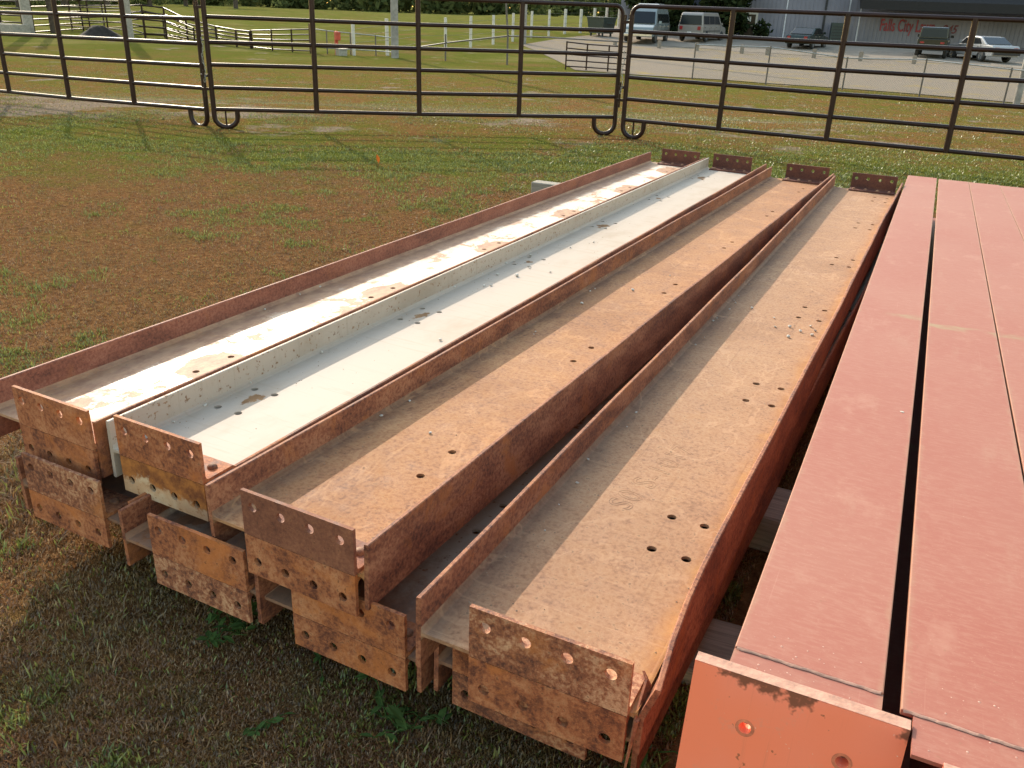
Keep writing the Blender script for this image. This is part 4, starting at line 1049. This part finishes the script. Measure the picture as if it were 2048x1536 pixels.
        quad_part('mirror', [(sw[-1][1] + .1, s * (W_ + .02), belt + .05), (sw[-1][1] + .1, s * (W_ + .2), belt + .05), (sw[-1][1] + .08, s * (W_ + .2), belt + .2), (sw[-1][1] + .08, s * (W_ + .02), belt + .2)], paint, root, .06)
        zl = .78 if kind == 'sedan' else .95
        MB().box(low[1][0] - .03, low[1][0] + .05, s * (W_ - .28) - .1, s * (W_ - .28) + .13, zl - .12, zl + (.06 if kind == 'sedan' else -.02 if kind == 'jeep' else .14)).build('tail_light', M['lamp_red'], root)
        MB().box(L / 2 - .12 if kind not in ('van', 'hightop') else 2.66, L / 2 + .0 if kind not in ('van', 'hightop') else 2.78, s * (W_ - .28) - .14, s * (W_ - .28) + .14, .62, .8).build('headlight', M['lamp_clear'], root)
    for nm, (p, q), e in (('windscreen', fwd, .012), ('rear_window', rear, -.012)):
        quad_part(nm, [(p[0] + e, -hw(p[1]) * .9, p[1]), (p[0] + e, hw(p[1]) * .9, p[1]), (q[0] + e, hw(q[1]) * .88, q[1]), (q[0] + e, -hw(q[1]) * .88, q[1])], M['glass'], root)
    xb, xf = low[1][0], low[-1][0]
    bevel(MB().box(xb - .14, xb + .02, -W_ * .98, W_ * .98, .42, .62).build('bumper', M['chrome'] if kind in ('van', 'hightop') else M['black'], root), .03)
    bevel(MB().box(xf - .02, xf + .13, -W_ * .98, W_ * .98, .40, .58).build('bumper', M['chrome'] if kind in ('van', 'hightop') else M['black'], root), .03)
    MB().box(xb - .165, xb - .141, -.16, .16, .55, .70).build('licence_plate', M['plate'], root)
    MB().box(xf + .0, xf + .03, -W_ * .55, W_ * .55, .62, .80).build('grille', M['black'], root)
    return root
FHang = math.atan2(FH[1], FH[0])
silver = flat_mat('silver_blue_paint', (0.19, 0.215, 0.215), .2, .2, .06, 2)
cream = flat_mat('pale_van_paint', (0.25, 0.225, 0.205), .3, .1, .06, 2)
green = flat_mat('dark_green_paint', (0.022, 0.032, 0.026), .2, .2, .06, 2)
darkc = flat_mat('dark_olive_paint', (0.014, 0.016, 0.011), .25, .1, .06, 2)
white = flat_mat('white_car_paint', (0.33, 0.33, 0.33), .2, .15, .04, 2)
v1 = car((1292, 84), FHang + math.pi - .22, 'hightop', silver, 'silver-blue van facing the lot, its windscreen towards the corral', 'parked_van')
car((1402, 82), FHang - .34, 'van', cream, 'pale passenger van seen from behind, with side windows and red tail lights', 'parked_van', .9)
car((1612, 96), FHang - .30, 'sedan', green, 'dark green sedan parked nose to the wall, seen from behind', 'parked_car', .9)
car((1862, 114), FHang - .05, 'jeep', darkc, 'dark boxy jeep parked under the red lettering', 'parked_car')
car((1956, 121), FHang + .62, 'sedan', white, 'white sedan farthest right, glinting in the sun', 'parked_car')

# ================================================================== TREES AND PLANTS
def leaf_cloud(mb, blobs, n, size, flat=1.0):
    """n leaf-sized faces spread through ellipsoid blobs [(cx, cy, cz, rx, ry, rz)]"""
    wts = np.array([b[3] * b[4] * b[5] for b in blobs]) ** .67; wts /= wts.sum()
    idx = rng.choice(len(blobs), n, p=wts); bl = np.array(blobs)[idx]
    u = rng.normal(size=(n, 3)); u /= np.linalg.norm(u, axis=1)[:, None]
    c = bl[:, :3] + u * bl[:, 3:] * (rng.random(n) ** .45)[:, None]
    a = rng.normal(size=(n, 3)); a /= np.linalg.norm(a, axis=1)[:, None]
    b = np.cross(a, rng.normal(size=(n, 3))); b /= np.linalg.norm(b, axis=1)[:, None]
    s = size * rng.uniform(.6, 1.4, n)[:, None]
    V = np.stack([c - a * s, c + b * s * .55, c + a * s, c - b * s * .55], 1).reshape(-1, 3)
    k = len(mb.v); mb.v += [tuple(q) for q in V]
    mb.f += [(k + 4 * i, k + 4 * i + 1, k + 4 * i + 2, k + 4 * i + 3) for i in range(n)]; mb.sm += [False] * n
    return mb
def tree(B, h, r, label, nleaf=900, leaf=0.35, mat='leaf_tree', trunk_h=0.35, tr=0.22, name='tree', group=None, low=False):
    root = empty(name, (B[0], B[1], B[2]), random.uniform(0, 6), label, 'tree', group)
    mb = MB(); top = (random.uniform(-.4, .4), random.uniform(-.4, .4), h * .8)
    mb.tube([(0, 0, -.2), (top[0] * .3, top[1] * .3, h * .3), (top[0] * .7, top[1] * .7, h * .55), top], [tr * 1.25, tr, tr * .7, tr * .2], 8)
    for k in range(6):
        a = k * 1.05 + random.random(); z = h * random.uniform(.3, .55)
        mb.tube([(top[0] * .3, top[1] * .3, z), (math.cos(a) * r * .4, math.sin(a) * r * .4, z + h * .12), (math.cos(a) * r * .75, math.sin(a) * r * .75, z + h * .2)], [tr * .5, tr * .3, tr * .1], 5)
    mb.build('trunk', M['bark'], root)
    blobs = []
    for k in range(13):
        a = random.uniform(0, 6.28); q = random.uniform(0, .75) * r; z = h * random.uniform(trunk_h, .92)
        f = 1 - .55 * abs((z / h) - .6); b = random.uniform(.28, .45) * r * f
        blobs.append((q * math.cos(a) * f, q * math.sin(a) * f, z, b, b, b * .8))
    leaf_cloud(MB(), blobs, nleaf, leaf).build('crown', M[mat], root)
    return root
def shrub(B, h, r, label, mat, n=700, leaf=.16, group=None, conic=False, name='shrub', cat='shrub'):
    root = empty(name, (B[0], B[1], B[2]), random.uniform(0, 6), label, cat, group)
    MB().tube([(0, 0, -.1), (0, 0, h * .6)], [.09, .03], 6).build('stem', M['bark'], root)
    blobs = []
    for k in range(14):
        z = h * (k + .6) / 15; f = (1 - .8 * (z / h) ** 1.5) if conic else math.sin(math.pi * min(.95, .18 + .8 * z / h))
        a = k * 2.4; blobs.append((math.cos(a) * r * f * .45, math.sin(a) * r * f * .45, z, r * f * .62, r * f * .62, h * .11))
    leaf_cloud(MB(), blobs, n, leaf).build('foliage', M[mat], root)
    return root
# dark cedars against the building
def near_wall(px, off):
    P = WA + wu * wall_x(px) + Vector((wu.y, -wu.x, 0)) * off; return (P.x, P.y, WA.z)
shrub(near_wall(1353, 2.0), 4.3, 1.5, 'rounded dark cedar between the two vans', 'leaf_cedar', 1900, .22, 'dark cedars by the building')
shrub(near_wall(1445, 2.2), 7.5, 2.6, 'large dark cedar behind the pale van, left of the glazed door', 'leaf_cedar', 3600, .26, 'dark cedars by the building')
shrub(near_wall(1290, 1.4), 6.0, 1.6, 'dark cedar behind the silver-blue van', 'leaf_cedar', 1700, .24, 'dark cedars by the building')
shrub(near_wall(1520, 1.5), 1.3, .8, 'low dark shrub at the right foot of the glazed door', 'leaf_cedar', 420, .14, 'dark cedars by the building')
# trees along the far edge of the pasture
kinds = [(40, 14, 'at the far left edge behind the trough'), (130, 14, 'behind the left corral fence'), (215, 13, 'behind the dark mound'), (300, 12, 'above the high end of the chute'), (372, 12, 'above the ramp of the chute'), (472, 17, 'standing out alone above the low stock panel'), (545, 11, 'above the right end of the stock panel'), (598, 13, 'left of the dark gate post'), (668, 13, 'with a thick trunk right of the dark gate post'), (730, 12, 'left of the grey utility pole'), (812, 14, 'right of the grey utility pole'), (868, 15, 'above the third and fourth white posts'), (925, 17, 'casting shade left of the trailer'), (1005, 18, 'casting shade right of the trailer'), (1085, 22, 'above the middle of the white post row'), (1150, 22, 'above the right part of the white post row'), (1222, 22, 'behind the dumpster'), (962, 27, 'nearest the trailer, its shade on the slope'), (1040, 27, 'left of the brown house in shade'), (1122, 27, 'in front of the brown house'), (1190, 27, 'left of the dumpster on the slope')]
for i, (px, pb, lab) in enumerate(kinds):
    B = at(px, pb); near = px > 900
    tree(B, random.uniform(10, 14), random.uniform(4.5, 6.0), 'tall leafy pasture tree ' + lab, 2600, .6, 'leaf_tree', .24 if i % 3 else .16, .42, 'pasture_tree', 'trees along the far edge of the pasture')
# brush under the far trees
mb = MB(); bl = []
for k in range(110):
    px = -150 + 1400 * k / 110; B = at(px, 9 + 6 * (px > 560) + 3 * (px > 900) + random.uniform(-1.5, 1.5)); s = random.uniform(.7, 1.6)
    bl.append((B[0], B[1], B[2] + s * .7, s * 2.2, s * 2.2, s * 1.1))
tag(leaf_cloud(mb, bl, 16000, .42).build('undergrowth', M['leaf_tree']), 'dark brush under the trees along the far edge of the pasture', kind='stuff')
mb = MB(); bl = []
for k in range(150):
    d_ = random.uniform(250, 300); l_ = -260 + 420 * k / 150 + random.uniform(-4, 4); P = FH * d_ + RH * l_; s = random.uniform(3, 6)
    bl.append((P[0], P[1], -0.7 + s * .8, s * 1.3, s * 1.3, s))
tag(leaf_cloud(mb, bl, 30000, 1.1).build('far_wood', M['leaf_tree']), 'dense dark wood closing off the view behind the pasture', kind='stuff')
for i, (px, pb, sc, lab) in enumerate([(690, 21, 1.3, 'dark bush on the slope below the tree right of the gate post'), (640, 12, 1.6, 'dark bush left of the thick trunked tree'), (520, 12, 1.5, 'dark bush above the stock panel'), (1110, 33, 1.2, 'low bush in the shade above the white posts')]):
    shrub(at(px, pb), 1.6 * sc, 1.7 * sc, lab, 'leaf_tree', 500, .3)
# houses beyond the trees
def house(px, pb, ln, dp, h, rz, wc, label):
    B = at(px, pb); r = empty('far_house', B, rz, label, 'house')
    wm = flat_mat('house_wall', wc, .8, 0, .08, 1); rm = flat_mat('house_roof', (.12, .11, .11), .9)
    for (a, b, c, d) in ((0, ln, 0, .2), (0, ln, dp - .2, dp), (0, .2, .201, dp - .201), (ln - .2, ln, .201, dp - .201)): MB().box(a, b, c, d, 0, h).build('wall', wm, r)
    mb = MB().add([(-.4, -.5, h + .02), (ln + .4, -.5, h + .02), (ln + .4, dp / 2, h + 1.6), (-.4, dp / 2, h + 1.6), (ln + .4, dp + .5, h + .02), (-.4, dp + .5, h + .02)], [(0, 1, 2, 3), (3, 2, 4, 5)])
    o = mb.build('roof', rm, r); m = o.modifiers.new('t', 'SOLIDIFY'); m.thickness = .15; m.offset = 1
    for k in range(3):
        xx = ln * (k + .5) / 3
        f = MB().box(xx - .7, xx + .7, -.06, -.001, 1.0, 2.1).build('window', M['white_post'], r); MB().box(xx - .6, xx + .6, -.075, -.061, 1.1, 2.0).build('pane', M['glass'], f)
house(946, 14, 7.0, 4, 2.6, FHang - 1.57, (.45, .52, .60), 'pale blue trailer home behind the shaded trees')
house(1062, 21, 16, 7, 2.9, FHang - 1.65, (.16, .13, .12), 'brown house in the shade above the row of white posts')

# broad-leaved weeds in the lawn near the stack
def leaf_shape():
    m = bpy.data.meshes.new('leaf')
    vs = [(0, 0, 0), (.18, .3, .05), (.2, .6, .02), (0, 1, -.12), (-.2, .6, .02), (-.18, .3, .05), (0, .3, 0), (0, .6, -.03)]
    m.from_pydata(vs, [], [(0, 1, 6), (1, 2, 7, 6), (2, 3, 7), (0, 6, 5), (5, 6, 7, 4), (4, 7, 3)]); m.materials.append(M['leaf_weed']); return m
LEAF = leaf_shape()
def weed(P, n, size, label, h=.10, group='broad-leaved weeds in the lawn'):
    r = empty('weed', P, random.uniform(0, 6), label, 'weed', group)
    mb = MB(); tips = []
    for k in range(max(3, n // 3)):
        a = random.uniform(0, 6.28); q = random.uniform(.3, 1.0) * size * 2.2; zz = random.uniform(.4, 1) * h
        mb.tube([(0, 0, 0), (math.cos(a) * q * .5, math.sin(a) * q * .5, zz), (math.cos(a) * q, math.sin(a) * q, zz * .8)], [.0022, .0016, .001], 4)
        tips.append((a, q, zz))
    mb.build('stem', M['leaf_weed'], r)
    for k in range(n):
        a, q, zz = random.choice(tips); f = random.uniform(.35, 1)
        o = bpy.data.objects.new('leaf', LEAF); COL.objects.link(o); o.parent = r
        s = size * random.uniform(.55, 1.1); o.scale = (s * random.uniform(.8, 1.2), s, s)
        o.location = (math.cos(a) * q * f, math.sin(a) * q * f, zz * (.4 + .5 * f)); o.rotation_euler = (random.uniform(-.5, .6), random.uniform(-.5, .5), random.uniform(0, 6.28))
    return r
for px, n, s, lab, h in [((478, 1268), 26, .045, 'leafy green weed in front of the second lower beam end', .10), ((528, 1225), 18, .042, 'leafy green weed tucked against the lower beam flange', .12), ((440, 1290), 12, .035, 'small green weed left of the leafy one by the second lower beam', .05),
                         ((800, 1465), 18, .035, 'low green weed at the bottom edge below the third lower beam', .05), ((846, 1440), 14, .032, 'low green weed just up from the bottom edge weed', .05), ((915, 1425), 7, .05, 'tall leaved weed at the corner of the tan beam', .13), ((775, 1440), 9, .05, 'pointed leaf weed left of the corner weed', .10),
                         ((1440, 1300), 8, .04, 'green weed in the gap above the orange end plate', .05), ((1300, 1505), 7, .05, 'green weed at the bottom edge left of the orange end plate', .06), ((960, 1400), 10, .03, 'tiny green weed between the third and fourth lower beams', .04), ((640, 1330), 10, .03, 'tiny green weed in front of the third lower beam', .03), ((520, 1460), 14, .03, 'flat green weed alone near the bottom edge', .02)]:
    weed(onz(px, 0), n, s, lab, h)
# fallen orange leaf
P = onz((757, 327), 0.02); o = bpy.data.objects.new('fallen_leaf', LEAF.copy()); o.data.materials.clear(); o.data.materials.append(M['leaf_orange']); COL.objects.link(o); o.location = P; o.scale = (.09, .11, .09); o.rotation_euler = (.9, .2, 1); tag(o, 'bright orange fallen leaf in the green grass before the middle panel', 'leaf')

# ================================================================== GRASS
def vnoise(x, y, s, seed):
    r = np.random.default_rng(seed); T = r.random((256, 256)).astype(np.float32)
    u, v = x * s, y * s; i, j = np.floor(u).astype(int), np.floor(v).astype(int); fu, fv = u - i, v - j
    fu = fu * fu * (3 - 2 * fu); fv = fv * fv * (3 - 2 * fv)
    a, b, c, d = T[i % 256, j % 256], T[(i + 1) % 256, j % 256], T[i % 256, (j + 1) % 256], T[(i + 1) % 256, (j + 1) % 256]
    return (a * (1 - fu) + b * fu) * (1 - fv) + (c * (1 - fu) + d * fu) * fv
def fbm(x, y, s, seed, o=4): 
    t = 0; w_ = 0
    for k in range(o): t = t + vnoise(x, y, s * 2 ** k, seed + k) * .55 ** k; w_ += .55 ** k
    return t / w_
def grass(name, N, d0, d1, label, hmul=1.0):
    nc = N // 7
    d = np.exp(rng.uniform(math.log(d0), math.log(d1), nc)); a = rng.uniform(-.78, .72, nc)
    cx = d * (FH[0] * np.cos(a) + RH[0] * np.sin(a)); cy = d * (FH[1] * np.cos(a) + RH[1] * np.sin(a))
    k = rng.integers(0, nc, N); sp = .012 * np.maximum(1, d[k] / 2.5)
    x = cx[k] + rng.normal(size=N) * sp; y = cy[k] + rng.normal(size=N) * sp
    dd = x * FH[0] + y * FH[1]
    band = np.interp(dd, [0, 5.1, 7.1, 9.0, 10.1, 12, 18, 27, 60], [.34, .29, .40, .56, .48, .43, .43, .46, .60])
    gr = .45 * fbm(x, y, .9, 11, 4) + .55 * fbm(x, y, 5.0, 31, 3) - .5 + band
    gr = np.clip((gr - .37) / .14, 0, 1)
    gr = (rng.random(N) < gr * .92 + .03).astype(np.float32)
    bare = fbm(x, y, .75, 51, 4) + .1 * ((dd > 9.8) & (dd < 18)) > .60
    keep = ~(bare & (rng.random(N) < .8) & (dd > 9.6))
    keep &= rng.random(N) < np.interp(dd, [10, 16, 24, 33], [1, .75, .5, .05])
    # nothing grows inside the footprints of the stacks
    keep &= ~((x > -2.05) & (x < -.4) & (y > 1.5) & (y < 6.4)); keep &= ~((x > -.3) & (x < .7) & (y > 1.2) & (y < 7))
    x, y, dd, gr = x[keep], y[keep], dd[keep], gr[keep]; n = len(x)
    z = gz(x, y)
    sc = np.maximum(1, dd / 4.2)
    tall = fbm(x, y, 1.7, 71, 3)
    hgt = rng.uniform(.004, .013, n) * (1 + .5 * gr) * (.55 + 1.0 * tall) * hmul * np.minimum(1.3, sc ** .25)
    hgt *= 1 + .5 * (fbm(x, y, 5.5, 91, 3) > .62) * (gr > .5)
    near_edge = np.exp(-((x + 2.5) ** 2) / .10) * (y < 3.0) * (y > 0.9)
    hgt *= 1 + 2.6 * near_edge * rng.random(n)
    wd = rng.uniform(.0009, .0018, n) * sc * (1 + .5 * gr)
    th = rng.uniform(0, 2 * np.pi, n); lean = np.where(gr > .5, rng.uniform(.2, .9, n), rng.uniform(.25, 1.25, n))
    ux, uy = np.cos(th), np.sin(th); px_, py_ = -uy, ux
    h2 = hgt * np.cos(np.minimum(lean, 1.3)) + .002; l2 = hgt * lean * 1.15
    V = np.empty((n, 4, 3), np.float32)
    V[:, 0] = np.stack([x, y, z - .002], 1)
    V[:, 1] = np.stack([x + ux * l2 * .4 + px_ * wd, y + uy * l2 * .4 + py_ * wd, z + h2 * .55], 1)
    V[:, 2] = np.stack([x + ux * l2, y + uy * l2, z + h2], 1)
    V[:, 3] = np.stack([x + ux * l2 * .4 - px_ * wd, y + uy * l2 * .4 - py_ * wd, z + h2 * .55], 1)
    m = bpy.data.meshes.new(name)
    m.vertices.add(n * 4); m.vertices.foreach_set('co', V.ravel())
    m.loops.add(n * 4); m.loops.foreach_set('vertex_index', np.arange(n * 4, dtype=np.int32))
    m.polygons.add(n); m.polygons.foreach_set('loop_start', (np.arange(n) * 4).astype(np.int32))
    at_ = m.attributes.new('green', 'FLOAT', 'POINT'); at_.data.foreach_set('value', np.repeat(gr, 4).astype(np.float32))
    m.materials.append(M['blade']); m.update(calc_edges=True)
    o = bpy.data.objects.new(name, m); COL.objects.link(o)
    return tag(o, label, 'grass', None, 'stuff')
grass('grass', 1150000, 1.3, 34, 'short dry brown grass mixed with green tufts on the lawn')
grass('dry_straw', 9000, 1.2, 9, 'loose longer dry straws lying in the lawn', 2.6)
